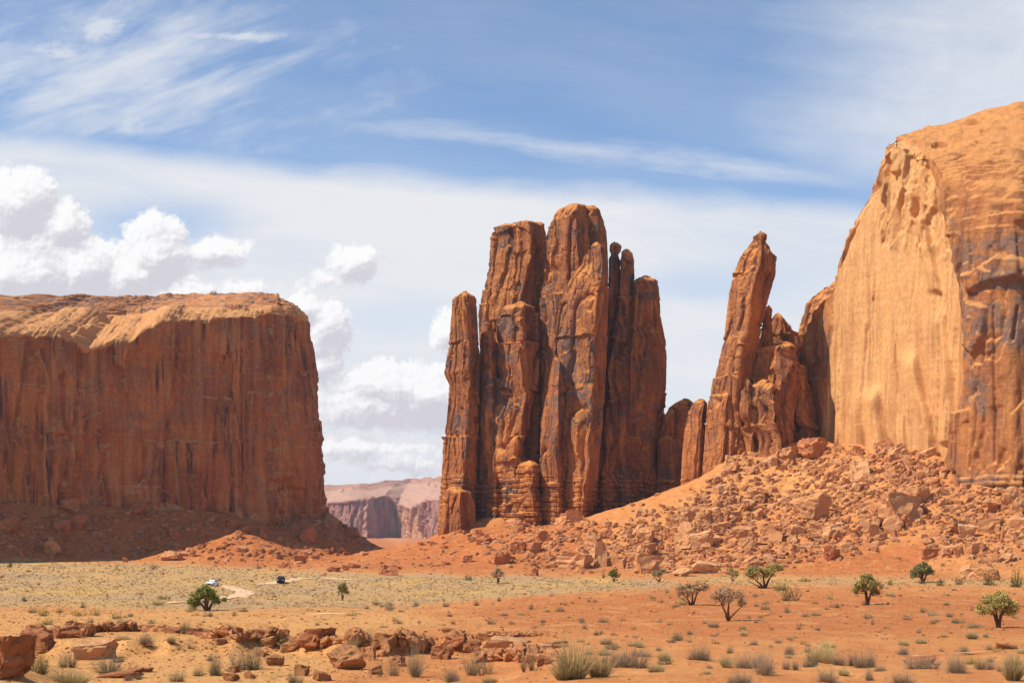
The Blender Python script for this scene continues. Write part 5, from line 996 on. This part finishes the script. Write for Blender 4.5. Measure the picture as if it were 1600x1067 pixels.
def hero_shrubs():
    L = [(912, 1060, 112, 66, 'straw', 'biggest straw and olive grass bush at the bottom centre'), (985, 1042, 74, 40, 'brush', 'wide bleached brush right behind the biggest straw bush'), (1208, 1054, 58, 42, 'brush', 'dark-hearted brush clump in the bottom right quarter'), (1172, 1044, 60, 30, 'brush', 'pale feathery brush leaning on the dark-hearted clump'), (1236, 1046, 30, 24, 'brush', 'small brush to the right of the dark-hearted clump'), (1086, 1031, 52, 27, 'brush', 'rounded bleached brush between the straw bush and the dark-hearted clump'),
         (1278, 1035, 58, 36, 'straw', 'upright straw bush at the left end of the long brush row'), (1325, 1040, 52, 28, 'brush', 'brush in the middle of the long row, thin and pale'), (1352, 1043, 40, 30, 'brush', 'dark brush ending the long row with a shadow to its right'), (1445, 1044, 62, 26, 'brush', 'wide low brush behind the cut bank'), (1500, 1051, 48, 36, 'brush', 'dark rounded brush with strong shadow near the right edge'), (1538, 1046, 40, 24, 'brush', 'pale brush right of the dark rounded one'), (1590, 1064, 66, 50, 'straw', 'tall grass bush cut by the right edge'), (1305, 1066, 60, 26, 'brush', 'sprawling brush at the bottom edge under the long row'), (1355, 1062, 22, 24, 'brush', 'small grey brush at the bottom edge right of the sprawling one'),
         (1150, 1068, 60, 22, 'brush', 'brush cut by the bottom edge below the dark-hearted clump'), (1425, 1070, 70, 22, 'brush', 'pale brush cut by the bottom edge on the right'), (990, 1010, 34, 10, 'straw', 'thin straw tuft on the orange slope above the bleached brush'),
         (660, 1056, 78, 66, 'twig', 'largest dark twiggy bush below the broken ledge'), (605, 1056, 44, 40, 'twig', 'smaller twiggy bush left of the largest one'), (752, 1054, 66, 56, 'twig', 'twiggy bush with green base right of the largest one'), (828, 1048, 34, 46, 'twig', 'bare spindly bush in front of the pale rock sheet'), (836, 1048, 16, 8, 'yellow', 'patch of yellow flowers under the spindly bush'), (556, 1010, 58, 30, 'straw', 'green-grey grass tuft between the ledge blocks'), (715, 1064, 50, 22, 'brush', 'greyish tuft at the bottom edge below the twiggy bushes'), (770, 1066, 30, 12, 'straw', 'low dark tuft at the bottom edge left of the biggest straw bush'),
         (390, 1046, 56, 44, 'sage', 'grey-green dome-shaped sagebrush among the cobbles'), (336, 1054, 46, 42, 'sage', 'darker upright sagebrush left of the dome-shaped one'), (270, 1064, 40, 22, 'sage', 'sagebrush on the orange sand at the bottom left'), (308, 1056, 26, 18, 'sage', 'small dark sagebrush between two larger ones at the bottom'), (225, 1006, 36, 22, 'brush', 'lilac-grey brush under the sandy rim'), (272, 1004, 24, 13, 'straw', 'thin dry tuft right of the lilac-grey brush'), (284, 990, 32, 24, 'sage', 'olive shrub standing on the rim of the wash'), (62, 1052, 46, 48, 'yellow', 'tall yellow-green bush beside the corner rock'), (100, 1042, 42, 30, 'sage', 'dark grey-green bush right of the tall yellow-green one'),
         (160, 1052, 62, 30, 'sage', 'spreading grey-green bush below the pinkish slab'), (190, 1034, 30, 18, 'sage', 'small sagebrush at the right corner of the pinkish slab'), (110, 1068, 80, 26, 'straw', 'pale grass at the lower left bottom edge'), (210, 1062, 34, 14, 'brush', 'flat brush in the lower left sand'), (298, 1012, 14, 10, 'brush', 'tiny brush on the sand left of the upright sagebrush'), (442, 1010, 46, 20, 'green', 'low green bush beside the red ledge rocks'), (460, 1066, 34, 20, 'sage', 'grey bush left of the big orange boulder at the bottom'), (190, 1000, 30, 10, 'straw', 'pale grass at the top of the wash'),
         (330, 1032, 20, 14, 'sage', 'small grey bush behind the upright sagebrush'),
         (1237, 938, 32, 24, 'green', 'yellow-green round shrub beside the leaning olive tree'), (1214, 922, 34, 20, 'yellow', 'olive bush at the foot of the leaning olive tree'), (1257, 908, 24, 6, 'green', 'bright green low patch on the sage flat'), (1548, 914, 26, 24, 'green', 'left one of the two dark shrubs near the right edge'), (1579, 917, 36, 28, 'green', 'right one of the two dark shrubs near the right edge, wider'), (1472, 915, 20, 13, 'green', 'small green shrub left of the split pale boulder'), (1497, 913, 16, 13, 'green', 'small green shrub just before the split pale boulder'), (1442, 912, 12, 8, 'green', 'little green shrub at the foot of the dark green tree'), (731, 906, 14, 11, 'green', 'round green shrub on the edge of the sage flat'), (941, 903, 9, 12, 'green', 'narrow dark green shrub left of the small green tree'),
         (1391, 914, 9, 11, 'green', 'tiny green shrub between the round-crowned tree and the dark tree'), (1182, 947, 14, 9, 'brush', 'brown brush right of the dry brown tree'), (1196, 952, 18, 9, 'sage', 'grey brush right of the dry brown tree, farther down'), (1065, 1000, 32, 16, 'sage', 'grey-green sagebrush on the orange slope below the dry tree'), (1138, 1020, 20, 16, 'sage', 'dark little sagebrush above the rounded bleached brush'), (1109, 978, 16, 8, 'straw', 'straw tuft left of the dry tree shadow'), (1360, 966, 24, 11, 'sage', 'low sagebrush below the round-crowned tree'), (1494, 973, 26, 8, 'blue', 'blue-green patch left of the big juniper'), (1525, 980, 30, 9, 'blue', 'blue-green patch touching the foot of the big juniper'), (1456, 962, 22, 9, 'blue', 'blue-green grass patch farther left of the big juniper'),
         (1513, 998, 34, 14, 'straw', 'straw tuft below the blue-green patch'), (1441, 1005, 22, 12, 'straw', 'dry tuft alone on the orange slope lower right'), (1470, 1017, 16, 8, 'brush', 'whitish tuft beside the pale strip'), (1560, 1018, 18, 11, 'yellow', 'bush with bright yellow flowers beside the dark red lump'), (830, 952, 20, 10, 'sage', 'sagebrush on the bare slope above the straw bush'), (790, 962, 18, 9, 'brush', 'brown brush on the bare slope left of the sagebrush'), (874, 955, 14, 9, 'sage', 'little sagebrush on the bare slope, right one of a pair'), (882, 955, 14, 8, 'brush', 'brown tuft on the bare slope beside its grey twin'), (990, 983, 12, 8, 'yellow', 'small yellow-flowered tuft on the bare slope'), (710, 975, 14, 9, 'brush', 'brown tuft above the crumbling ledge'),
         (70, 962, 26, 14, 'yellow', 'leftmost yellow rabbitbrush on the sandy flat'), (92, 957, 20, 10, 'yellow', 'yellow rabbitbrush beside the leftmost one'), (125, 962, 26, 12, 'yellow', 'bright yellow rabbitbrush in the middle of the row'), (148, 961, 22, 14, 'yellow', 'rounded yellow rabbitbrush fourth in the row'), (176, 966, 16, 10, 'yellow', 'yellow-green rabbitbrush at the right end of the row'), (72, 976, 32, 14, 'yellow', 'low straw-yellow rabbitbrush below the row'), (116, 976, 16, 13, 'yellow', 'single yellow tuft below the row'), (172, 975, 12, 7, 'sage', 'grey tuft below the yellow row'), (15, 886, 14, 12, 'green', 'dark green shrub by the shaded talus at the far left'), (241, 889, 14, 10, 'green', 'green shrub on the plain below the rock pile'), (403, 888, 11, 8, 'green', 'small grey-green shrub on the sunlit cone toe'), (36, 939, 14, 9, 'green', 'dark tuft on the left plain'), (248, 945, 20, 10, 'straw', 'whitish straw tuft beside the road end'), (256, 936, 28, 11, 'straw', 'pale tuft along the road edge')]
    for a in L: shrub(*a)
hero_shrubs()
def plant_density(px, py):
    d = 0.9 * sstep(inpoly(px, py, [(-40, 944), (620, 946), (1000, 918), (1640, 905), (1640, 985), (1100, 1010), (700, 985), (-40, 985)]), -5, 8)
    d *= 0.35 + 0.65 * sstep(fbm(px / 60, py / 12, None, 2, 707), -0.2, 0.3)
    return np.maximum(d, 0.34 * sstep(inpoly(px, py, [(880, 985), (1640, 985), (1640, 1060), (880, 1060)]), -5, 8))
def scattered_shrubs():
    r = np.random.default_rng(51); pts = scatter(208, plant_density, -10, 1610, 905, 1055, r)
    for px, py in pts:
        left = px < 640
        kind = str(r.choice(['sage', 'brush', 'straw', 'yellow'], p=(0.35, 0.25, 0.2, 0.2) if left else (0.42, 0.34, 0.2, 0.04)))
        w = (9 + 12 * r.random()) * (0.55 + 0.45 * sstep(py, 905, 960)) * (1 + 0.8 * sstep(py, 985, 1040)); h = w * r.uniform(0.42, 0.62)
        sz = 'small' if w < 9 else 'mid-sized' if w < 13 else 'full'
        shrub(px, py, w, h, kind, f'{sz} {NICE[kind]} {where(px, py)}', 'desert shrubs scattered on the flats')
scattered_shrubs()

def build_cover():
    """the sage and grass cover of the plain: far too many to count"""
    r = np.random.default_rng(61)
    def dens(x, y):
        d = sstep(inpoly(x, y, [(-60, 870), (310, 884), (520, 897), (760, 900), (1040, 906), (1660, 902), (1660, 918), (1300, 916), (1000, 921), (850, 930), (640, 946), (480, 952), (-60, 950)]), -3, 5)
        d = d * (0.35 + 0.65 * sstep(fbm(x / 50, y / 7, None, 3, 711), -0.35, 0.15))
        return np.maximum(d, 0.15)
    A = scatter(20000, dens, -40, 1640, 868, 1000, r)
    B = scatter(1500, lambda x, y: 0.5 * sstep(talus_density(x, y), 0.05, 0.4) + 0.05, -30, 1630, 705, 900, r)
    A = np.concatenate((A, B)); W = np.concatenate([hit(A[k:k + 1000, 0], A[k:k + 1000, 1]) for k in range(0, len(A), 1000)])
    pr = [blades(np.random.default_rng(80 + i), 26, rad=0.3, lean=(0.1, 1.5), length=(0.4, 0.95), wid=0.085, droop=0.05) for i in range(8)]
    pr = [(norm_unit(v), t, m) for v, t, m in pr]
    Vs, Ts, Ms, o_ = [], [], [], 0
    for i, p in enumerate(W):
        sc = p[1] / F; v, t, m = pr[r.integers(8)]; w = sc * (1.6 + 6.0 * r.random() ** 2) * (0.65 if i < 20000 else 0.8); h = w * r.uniform(0.4, 0.7)
        a = r.uniform(0, 6.28); c_, n_ = math.cos(a), math.sin(a)
        Vs.append(np.stack((v[:, 0] * c_ - v[:, 1] * n_, v[:, 0] * n_ + v[:, 1] * c_, v[:, 2]), -1) * (w, w, h) + p - (0, 0, 0.02))
        q = m.copy(); q[:, 1] = np.clip(q[:, 1] * 0.4 + r.uniform(0, 0.7), 0, 1); q[:, 2] = 0.6 * (r.uniform() < 0.13) * (p[1] < 600); Ms.append(q); Ts.append(t + o_); o_ += len(v)
    o = link('sagebrush_cover', mesh_np('sagebrush_cover', np.concatenate(Vs), np.concatenate(Ts), PM['cover'], np.concatenate(Ms))); tag(o, kind='stuff')
build_cover()

def build_litter():
    """short dry grass and litter over the near flats"""
    r = np.random.default_rng(67)
    def dens(x, y):
        return np.clip(0.12 + 0.9 * sstep(fbm(x / 45, y / 14, None, 3, 717), -0.05, 0.35), 0, 1) * np.where(x < 640, 1.0, 0.55)
    A = scatter(7000, dens, -20, 1620, 940, 1066, r); W = np.concatenate([hit(A[k:k + 1000, 0], A[k:k + 1000, 1]) for k in range(0, len(A), 1000)])
    pr = [blades(np.random.default_rng(180 + i), 14, rad=0.3, lean=(0.1, 1.4), length=(0.4, 0.95), wid=0.045, droop=0.1) for i in range(8)]; pr = [(norm_unit(v), t, m) for v, t, m in pr]
    Vs, Ts, Ms, o_ = [], [], [], 0
    for p in W:
        sc = p[1] / F; v, t, m = pr[r.integers(8)]; w = sc * r.uniform(1.5, 7.0) * (1 + 0.4 * (p[1] < 75)); h = w * r.uniform(0.22, 0.5); a = r.uniform(0, 6.28); c_, n_ = math.cos(a), math.sin(a)
        Vs.append(np.stack((v[:, 0] * c_ - v[:, 1] * n_, v[:, 0] * n_ + v[:, 1] * c_, v[:, 2]), -1) * (w, w, h) + p - (0, 0, 0.01))
        q = m.copy(); q[:, 1] = np.clip(q[:, 1] * 0.4 + r.uniform(0, 0.6), 0, 1); q[:, 2] = 0.45 * (r.uniform() < 0.12) * (p[0] < -0.05 * p[1]); Ms.append(q); Ts.append(t + o_); o_ += len(v)
    o = link('grass_litter', mesh_np('grass_litter', np.concatenate(Vs), np.concatenate(Ts), PM['straw'], np.concatenate(Ms))); tag(o, kind='stuff')
build_litter()

# ------------------------------------------------------------------ trees
def tube(path, rads, k=6):
    path = np.array(path, float); n = len(path); d = np.gradient(path, axis=0); d /= np.linalg.norm(d, axis=1)[:, None] + 1e-9
    u = np.cross(d, (0.31, 0.9, 0.2)); u /= np.linalg.norm(u, axis=1)[:, None] + 1e-9; v = np.cross(d, u); a = np.linspace(0, 2 * np.pi, k, endpoint=False)
    V = path[:, None] + (u[:, None] * np.cos(a)[None, :, None] + v[:, None] * np.sin(a)[None, :, None]) * np.array(rads)[:, None, None]
    return V.reshape(-1, 3), gridfaces(n, k, True)
def tree_arrays(seed, blobs, stems, leaves, leaf, tips=36, bare=0.0, rad=0.035):
    """unit-height tree: stems rise to fork points, limbs reach tips inside the crown blobs (x, y, z, rx, ry, rz)"""
    r = np.random.default_rng(seed); TV, TF, o_ = [], [], 0; nodes = []
    def add(path, rads):
        nonlocal o_
        v, f = tube(path, rads); TV.append(v); TF.append(f + o_); o_ += len(v)
    for sx, sy, ex, ey, ez, rr in stems:
        t = np.linspace(0, 1, 9)[:, None]; b = np.array((sx, sy, -0.04)); e = np.array((ex, ey, ez)); mid = (b + e) / 2 + (0.25 * (e - b)[0] * -1, 0.25 * (e - b)[1] * -1, 0.02)
        path = (1 - t) ** 2 * b + 2 * t * (1 - t) * mid + t * t * e + np.cumsum(r.normal(0, 0.007, (9, 3)), 0) * (t > 0.1)
        add(path, rad * rr * (1.15 - 0.75 * t[:, 0])); nodes += list(path[3:])
    nodes = np.array(nodes); B = np.array(blobs, float); vol = B[:, 3] * B[:, 4] * B[:, 5]; pts = []
    while len(pts) < tips:
        b = B[r.choice(len(B), p=vol / vol.sum())]; q = r.normal(size=3); q = q / np.linalg.norm(q) * r.uniform(0.3, 1) ** 0.5; pts.append(b[:3] + q * b[3:] * 0.92)
    pts = np.array(pts); sub = []
    for p in pts:
        dd = np.linalg.norm(nodes - p, axis=1) + 0.6 * np.clip(nodes[:, 2] - p[2] + 0.08, 0, None); s_ = nodes[np.argmin(dd)]
        t = np.linspace(0, 1, 6)[:, None]; mid = (s_ + p) / 2 + r.normal(0, 0.03, 3); path = (1 - t) ** 2 * s_ + 2 * t * (1 - t) * mid + t * t * p
        L = np.linalg.norm(p - s_); add(path, rad * np.clip(0.2 + 0.5 * L, 0.2, 0.5) * (1.1 - 0.85 * t[:, 0])); sub.append(path[3:])
        if bare:
            for _ in range(3):
                e = p + r.normal(0, 0.05, 3) + (0, 0, 0.02); add([path[3], (path[3] + e) / 2 + r.normal(0, .01, 3), e], rad * np.array((0.16, 0.12, 0.05)))
    n = leaves; c = pts[r.integers(0, tips, n)]; cs = r.uniform(0.5, 1.1, tips)
    p = c + r.normal(0, 0.05, (n, 3)) * (1, 1, 0.8); u = r.normal(size=(n, 3)); u /= np.linalg.norm(u, axis=1)[:, None]; v = np.cross(u, r.normal(size=(n, 3))); v /= np.linalg.norm(v, axis=1)[:, None]
    sz = leaf * r.uniform(0.6, 1.4, (n, 1)); LV = np.stack((p - u * sz, p + v * sz * 0.6, p + u * sz, p - v * sz * 0.6), 1).reshape(-1, 3); LF = np.arange(4 * n).reshape(-1, 4)
    M = np.repeat(np.stack((np.ones(n), np.clip(0.5 + 4 * (c[:, 2] - p[:, 2]) + r.normal(0, 0.25, n), 0, 1), np.zeros(n)), -1), 4, 0)  # leaves below the clump centre take more of the second tone
    return np.concatenate(TV), np.concatenate(TF), LV, LF, M
BARK = plain('juniper_bark', (0.15, 0.075, 0.045), 0.95, var=0.3)
LEAFM = {'juniper': plant_mat('juniper_leaves', (0.25, 0.25, 0.060), (0.14, 0.11, 0.04), (0.14, 0.16, 0.042)), 'olive': plant_mat('olive_leaves', (0.42, 0.335, 0.10), (0.14, 0.11, 0.04), (0.27, 0.23, 0.07)), 'brown': plant_mat('dry_leaves', (0.58, 0.37, 0.20), (0.14, 0.11, 0.04), (0.42, 0.28, 0.14)), 'dark': plant_mat('dark_leaves', (0.25, 0.24, 0.09), (0.14, 0.11, 0.04), (0.16, 0.165, 0.06))}
def tree(px, py, w, h, form, leafkind, label, seed, flip=1):
    p = hit(px, py)[()]; sc = p[1] / F; root = empty('juniper_tree' if leafkind != 'brown' else 'dry_tree', (p[0], p[1], p[2]))
    forms = {'dense': dict(blobs=[(0, 0, 0.62, 0.40, 0.38, 0.30), (-0.36, 0, 0.48, 0.24, 0.25, 0.26), (0.36, 0, 0.50, 0.26, 0.25, 0.22), (0.05, 0, 0.84, 0.26, 0.26, 0.16), (-0.42, 0, 0.28, 0.14, 0.18, 0.14)], stems=[(0.02, 0, 0.0, 0, 0.55, 1.5), (0.05, 0, 0.30, 0.05, 0.5, 1.1), (0, 0, -0.30, 0.0, 0.48, 1.0), (0, 0, 0, 0.3, 0.5, 1.0)], leaves=5600, leaf=0.030, tips=70, rad=0.05),
             'round': dict(blobs=[(0, 0, 0.70, 0.38, 0.38, 0.28), (-0.28, 0, 0.58, 0.24, 0.26, 0.24), (0.30, 0, 0.56, 0.26, 0.26, 0.24), (0.04, 0, 0.88, 0.22, 0.24, 0.13), (0.36, 0, 0.42, 0.15, 0.18, 0.12)], stems=[(0, 0, -0.12, 0, 0.6, 1.2), (0.02, 0, 0.22, 0, 0.52, 1.1), (0, 0, 0.02, 0.2, 0.6, 0.9)], leaves=4200, leaf=0.026, tips=56, rad=0.04),
             'dry': dict(blobs=[(0, 0, 0.72, 0.52, 0.42, 0.24), (0.42, 0, 0.55, 0.16, 0.2, 0.14), (-0.30, 0, 0.70, 0.24, 0.24, 0.18)], stems=[(0, 0, -0.28, 0, 0.62, 1.1), (0.02, 0, 0.10, 0, 0.60, 1.2), (0.04, 0, 0.42, 0, 0.42, 0.8), (0.03, 0, 0.05, 0.25, 0.6, 0.8)], leaves=4200, leaf=0.020, tips=70, bare=1.0, rad=0.032),
             'lean': dict(blobs=[(-0.1, 0, 0.60, 0.42, 0.36, 0.26), (0.32, 0, 0.78, 0.34, 0.3, 0.20), (-0.40, 0, 0.58, 0.18, 0.2, 0.22)], stems=[(0, 0, -0.30, 0, 0.42, 1.0), (0.03, 0, 0.05, 0, 0.55, 1.1), (0.05, 0, 0.30, 0, 0.60, 1.0), (0, 0, -0.42, 0.1, 0.3, 0.7)], leaves=3400, leaf=0.024, tips=64, bare=0.6, rad=0.036)}
    f = forms[form]; a, b, c, d, m = tree_arrays(seed, **f)
    k = np.array((w * sc / 1.05 * flip, w * sc / 1.05, h * sc)); 
    if flip < 0: b, d = b[:, ::-1], d[:, ::-1]
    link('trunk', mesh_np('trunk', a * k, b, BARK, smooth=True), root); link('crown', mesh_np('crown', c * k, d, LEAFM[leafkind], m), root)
    tag(root, label, 'tree'); return root
tree(322, 954, 52, 41, 'dense', 'juniper', 'dense dark green juniper beside the road on the left', 1)
tree(535, 938, 20, 29, 'round', 'olive', 'small brownish tree alone on the sage plain', 2)
tree(1137, 970, 56, 56, 'dry', 'brown', 'dry brown tree with bare forked stems on orange ground', 3)
tree(1080, 945, 46, 38, 'lean', 'brown', 'bushy brown multi-stemmed dry tree left of the taller one', 4)
tree(1193, 919, 56, 42, 'lean', 'olive', 'leaning olive tree at the toe of the boulder slope', 5)
tree(1355, 945, 48, 48, 'round', 'olive', 'round-crowned green tree with forked trunk right of the centre', 6)
tree(1560, 980, 66, 56, 'round', 'olive', 'big round juniper with slanting stems near the right edge', 7, -1)
tree(1441, 910, 34, 34, 'dense', 'dark', 'dark green tree on the red slope below the talus', 8)
tree(778, 911, 22, 24, 'round', 'brown', 'small sparse tree at the toe of the red slope', 9)
tree(959, 909, 20, 20, 'round', 'juniper', 'small green tree in front of the tan boulders', 10)
tree(1029, 909, 22, 22, 'lean', 'brown', 'small grey-leaved tree before the broad shaded boulder', 11)
tree(1145, 908, 18, 22, 'lean', 'olive', 'little olive tree left of the leaning one', 12, -1)

# shrubs on the rim of the mesa
for px, py, w, h in ((334, 459, 14, 7), (266, 462, 12, 6), (188, 464, 9, 4), (212, 463, 6, 4), (100, 464, 7, 4), (26, 466, 10, 4), (385, 484, 12, 5), (404, 489, 12, 4), (376, 478, 8, 4)):
    Ys = np.array([o for o in range(690, 930, 2)], float)
    dg = bpy.context.evaluated_depsgraph_get() if px == 334 else dg
    hitp = None
    mo = bpy.data.objects['mesa']; org = mathutils.Vector((0, 0, 0)); dv = mathutils.Vector(P(px, py + 1.5, 1.0)).normalized()
    for k in range(14):
        okh, loc, nrm, _ = mo.ray_cast(org, mathutils.Vector(P(px, py + 1 + k, 1.0)).normalized())
        if okh: hitp = loc; break
    if hitp is not None: shrub(px, py, w, h, 'green', 'dark shrub on the rim of the flat-topped mesa', 'shrubs on the mesa rim', at=hitp)

# ------------------------------------------------------------------ two cars on the road
PAINT_W = plain('white_paint', (0.80, 0.80, 0.80), 0.3, var=0.02); PAINT_B = plain('dark_blue_paint', (0.02, 0.023, 0.05), 0.45, var=0.05)
GLASS = plain('dark_glass', (0.03, 0.04, 0.05), 0.08, var=0.05); RUBBER = plain('tyre_rubber', (0.025, 0.025, 0.025), 0.9); RIM = plain('wheel_alloy', (0.45, 0.45, 0.46), 0.35, 0.8); LAMP = plain('headlight_lens', (0.75, 0.77, 0.8), 0.1); TRIM = plain('black_trim', (0.03, 0.03, 0.03), 0.5); PLATE = plain('number_plate', (0.7, 0.7, 0.65), 0.5)
def bm_obj(name, build, mat, parent, bevel=0.0):
    bm = bmesh.new(); build(bm)
    if bevel: bmesh.ops.bevel(bm, geom=[e for e in bm.edges if e.calc_length() > bevel * 2.5], offset=bevel, segments=2, affect='EDGES', clamp_overlap=True)
    bmesh.ops.recalc_face_normals(bm, faces=bm.faces); me = bpy.data.meshes.new(name); bm.to_mesh(me); bm.free(); me.materials.append(mat)
    return link(name, me, parent)
def ring_loft(bm, rings):
    vs = [[bm.verts.new(p) for p in r] for r in rings]
    for a, b in zip(vs[:-1], vs[1:]):
        for i in range(len(a)): bm.faces.new((a[i], a[(i + 1) % len(a)], b[(i + 1) % len(a)], b[i]))
    bm.faces.new(vs[0]); bm.faces.new(list(reversed(vs[-1])))
def car(px, py, yaw, paint, dims, label):
    """nose towards -y before turning; dims = length, width, height, bonnet height, windscreen base, windscreen top, roof end, tail top"""
    L, Wd, H, hb, wb, wt, re_, hg = dims; p = hit(px, py)[()]; root = empty('car', p)
    y0 = -L / 2; hw = Wd / 2
    def body(bm):
        def ring(y, z0, zb, zt, k): return [(-hw * k, y, z0), (hw * k, y, z0), (hw * k, y, (z0 + zb) / 2), (hw * k * 0.97, y, zb), (hw * k * 0.72, y, zt), (-hw * k * 0.72, y, zt), (-hw * k * 0.97, y, zb), (-hw * k, y, (z0 + zb) / 2)]
        ring_loft(bm, [ring(y0, 0.38, hb - 0.28, hb - 0.2, 0.86), ring(y0 + 0.18, 0.26, hb - 0.14, hb - 0.07, 0.97), ring(y0 + wb * 0.6, 0.24, hb - 0.04, hb + 0.02, 1), ring(y0 + wb, 0.24, hb, hb + 0.06, 1), ring(y0 + wt, 0.24, hb + 0.02, H, 1), ring(y0 + (wt + re_) / 2, 0.24, hb + 0.03, H + 0.02, 1), ring(y0 + re_, 0.26, hb + 0.03, H - 0.05, 1), ring(y0 + L - 0.12, 0.3, hb, hg, 0.98), ring(y0 + L, 0.4, hb - 0.12, hb - 0.06, 0.9)])
    b = bm_obj('body', body, paint, root, 0.03)
    def quad(pts, d):
        def f(bm):
            n = mathutils.geometry.normal([mathutils.Vector(q) for q in pts[:3]]) * d
            v = [bm.verts.new(q) for q in pts]; v2 = [bm.verts.new(mathutils.Vector(q) + n) for q in pts]
            bm.faces.new(v2); bm.faces.new(list(reversed(v)))
            for i in range(4): bm.faces.new((v[i], v[(i + 1) % 4], v2[(i + 1) % 4], v2[i]))
        return f
    zt = H - 0.10
    bm_obj('windscreen', quad([(-hw * 0.80, y0 + wb + 0.10, hb + 0.10), (hw * 0.80, y0 + wb + 0.10, hb + 0.10), (hw * 0.66, y0 + wt - 0.06, zt), (-hw * 0.66, y0 + wt - 0.06, zt)], 0.03), GLASS, root)
    for sx in (-1, 1):
        pts = [(sx * hw * 0.955, y0 + wb + 0.35, hb + 0.09), (sx * hw * 0.955, y0 + re_ + 0.1, hb + 0.1), (sx * hw * 0.765, y0 + re_ - 0.05, zt), (sx * hw * 0.765, y0 + wt + 0.1, zt)]
        bm_obj('side_window', quad(pts if sx > 0 else list(reversed(pts)), 0.02), GLASS, root)
        bm_obj('headlight', lambda bm: bmesh.ops.create_cube(bm, size=1, matrix=mathutils.Matrix.Translation((sx * hw * 0.68, y0 + 0.06, hb - 0.30)) @ mathutils.Matrix.Diagonal((0.36, 0.18, 0.15, 1))), LAMP, root, 0.03)
        bm_obj('door_mirror', lambda bm: bmesh.ops.create_cube(bm, size=1, matrix=mathutils.Matrix.Translation((sx * (hw + 0.12), y0 + wb + 0.35, hb + 0.12)) @ mathutils.Matrix.Diagonal((0.22, 0.12, 0.16, 1))), paint, root, 0.03)
        for wy in (y0 + 0.85, y0 + L - 0.95):
            M = mathutils.Matrix.Translation((sx * (hw - 0.12), wy, 0.34)) @ mathutils.Matrix.Rotation(math.pi / 2, 4, 'Y')
            wl = bm_obj('wheel', lambda bm: bmesh.ops.create_cone(bm, cap_ends=True, segments=20, radius1=0.345, radius2=0.345, depth=0.25, matrix=M), RUBBER, root, 0.03)
            bm_obj('rim', lambda bm: bmesh.ops.create_cone(bm, cap_ends=True, segments=16, radius1=0.22, radius2=0.2, depth=0.262, matrix=M), RIM, wl)
    bm_obj('grille', lambda bm: bmesh.ops.create_cube(bm, size=1, matrix=mathutils.Matrix.Translation((0, y0 + 0.02, hb - 0.34)) @ mathutils.Matrix.Diagonal((Wd * 0.46, 0.10, 0.2, 1))), TRIM, root, 0.02)
    bm_obj('bumper', lambda bm: bmesh.ops.create_cube(bm, size=1, matrix=mathutils.Matrix.Translation((0, y0 + 0.05, 0.42)) @ mathutils.Matrix.Diagonal((Wd * 0.92, 0.22, 0.2, 1))), TRIM, root, 0.04)
    root.rotation_euler = (0, 0, yaw); tag(root, label, 'car')
car(439, 910.5, math.radians(6), PAINT_B, (4.7, 1.95, 1.78, 1.08, 1.15, 1.75, 4.0, 1.5), 'dark blue SUV driving towards the camera on the pale dirt road')
car(332, 915, math.radians(-10), PAINT_W, (4.6, 1.85, 1.5, 0.98, 1.25, 2.0, 3.6, 1.15), 'white car half hidden behind brush above the dense juniper')

# ------------------------------------------------------------------ the air
def build_haze():
    m = bpy.data.materials.new('haze_air'); m.use_nodes = True; t = NT(m.node_tree); t.n.clear()
    pv = t.n.new('ShaderNodeVolumePrincipled'); pv.inputs['Density'].default_value = 0.00004; pv.inputs['Color'].default_value = (0.80, 0.86, 1.0, 1); pv.inputs['Anisotropy'].default_value = 0.2
    o_ = t.n.new('ShaderNodeOutputMaterial'); t.l.new(pv.outputs[0], o_.inputs['Volume'])
    V = np.array([(x, y, z) for x in (-4200, 4200) for y in (-120, 7100) for z in (-60, 185)], float)
    Q = np.array([(0, 1, 3, 2), (4, 6, 7, 5), (0, 4, 5, 1), (2, 3, 7, 6), (0, 2, 6, 4), (1, 5, 7, 3)])
    o = link('haze', mesh_np('haze', V, Q, m)); tag(o, kind='stuff')
build_haze()
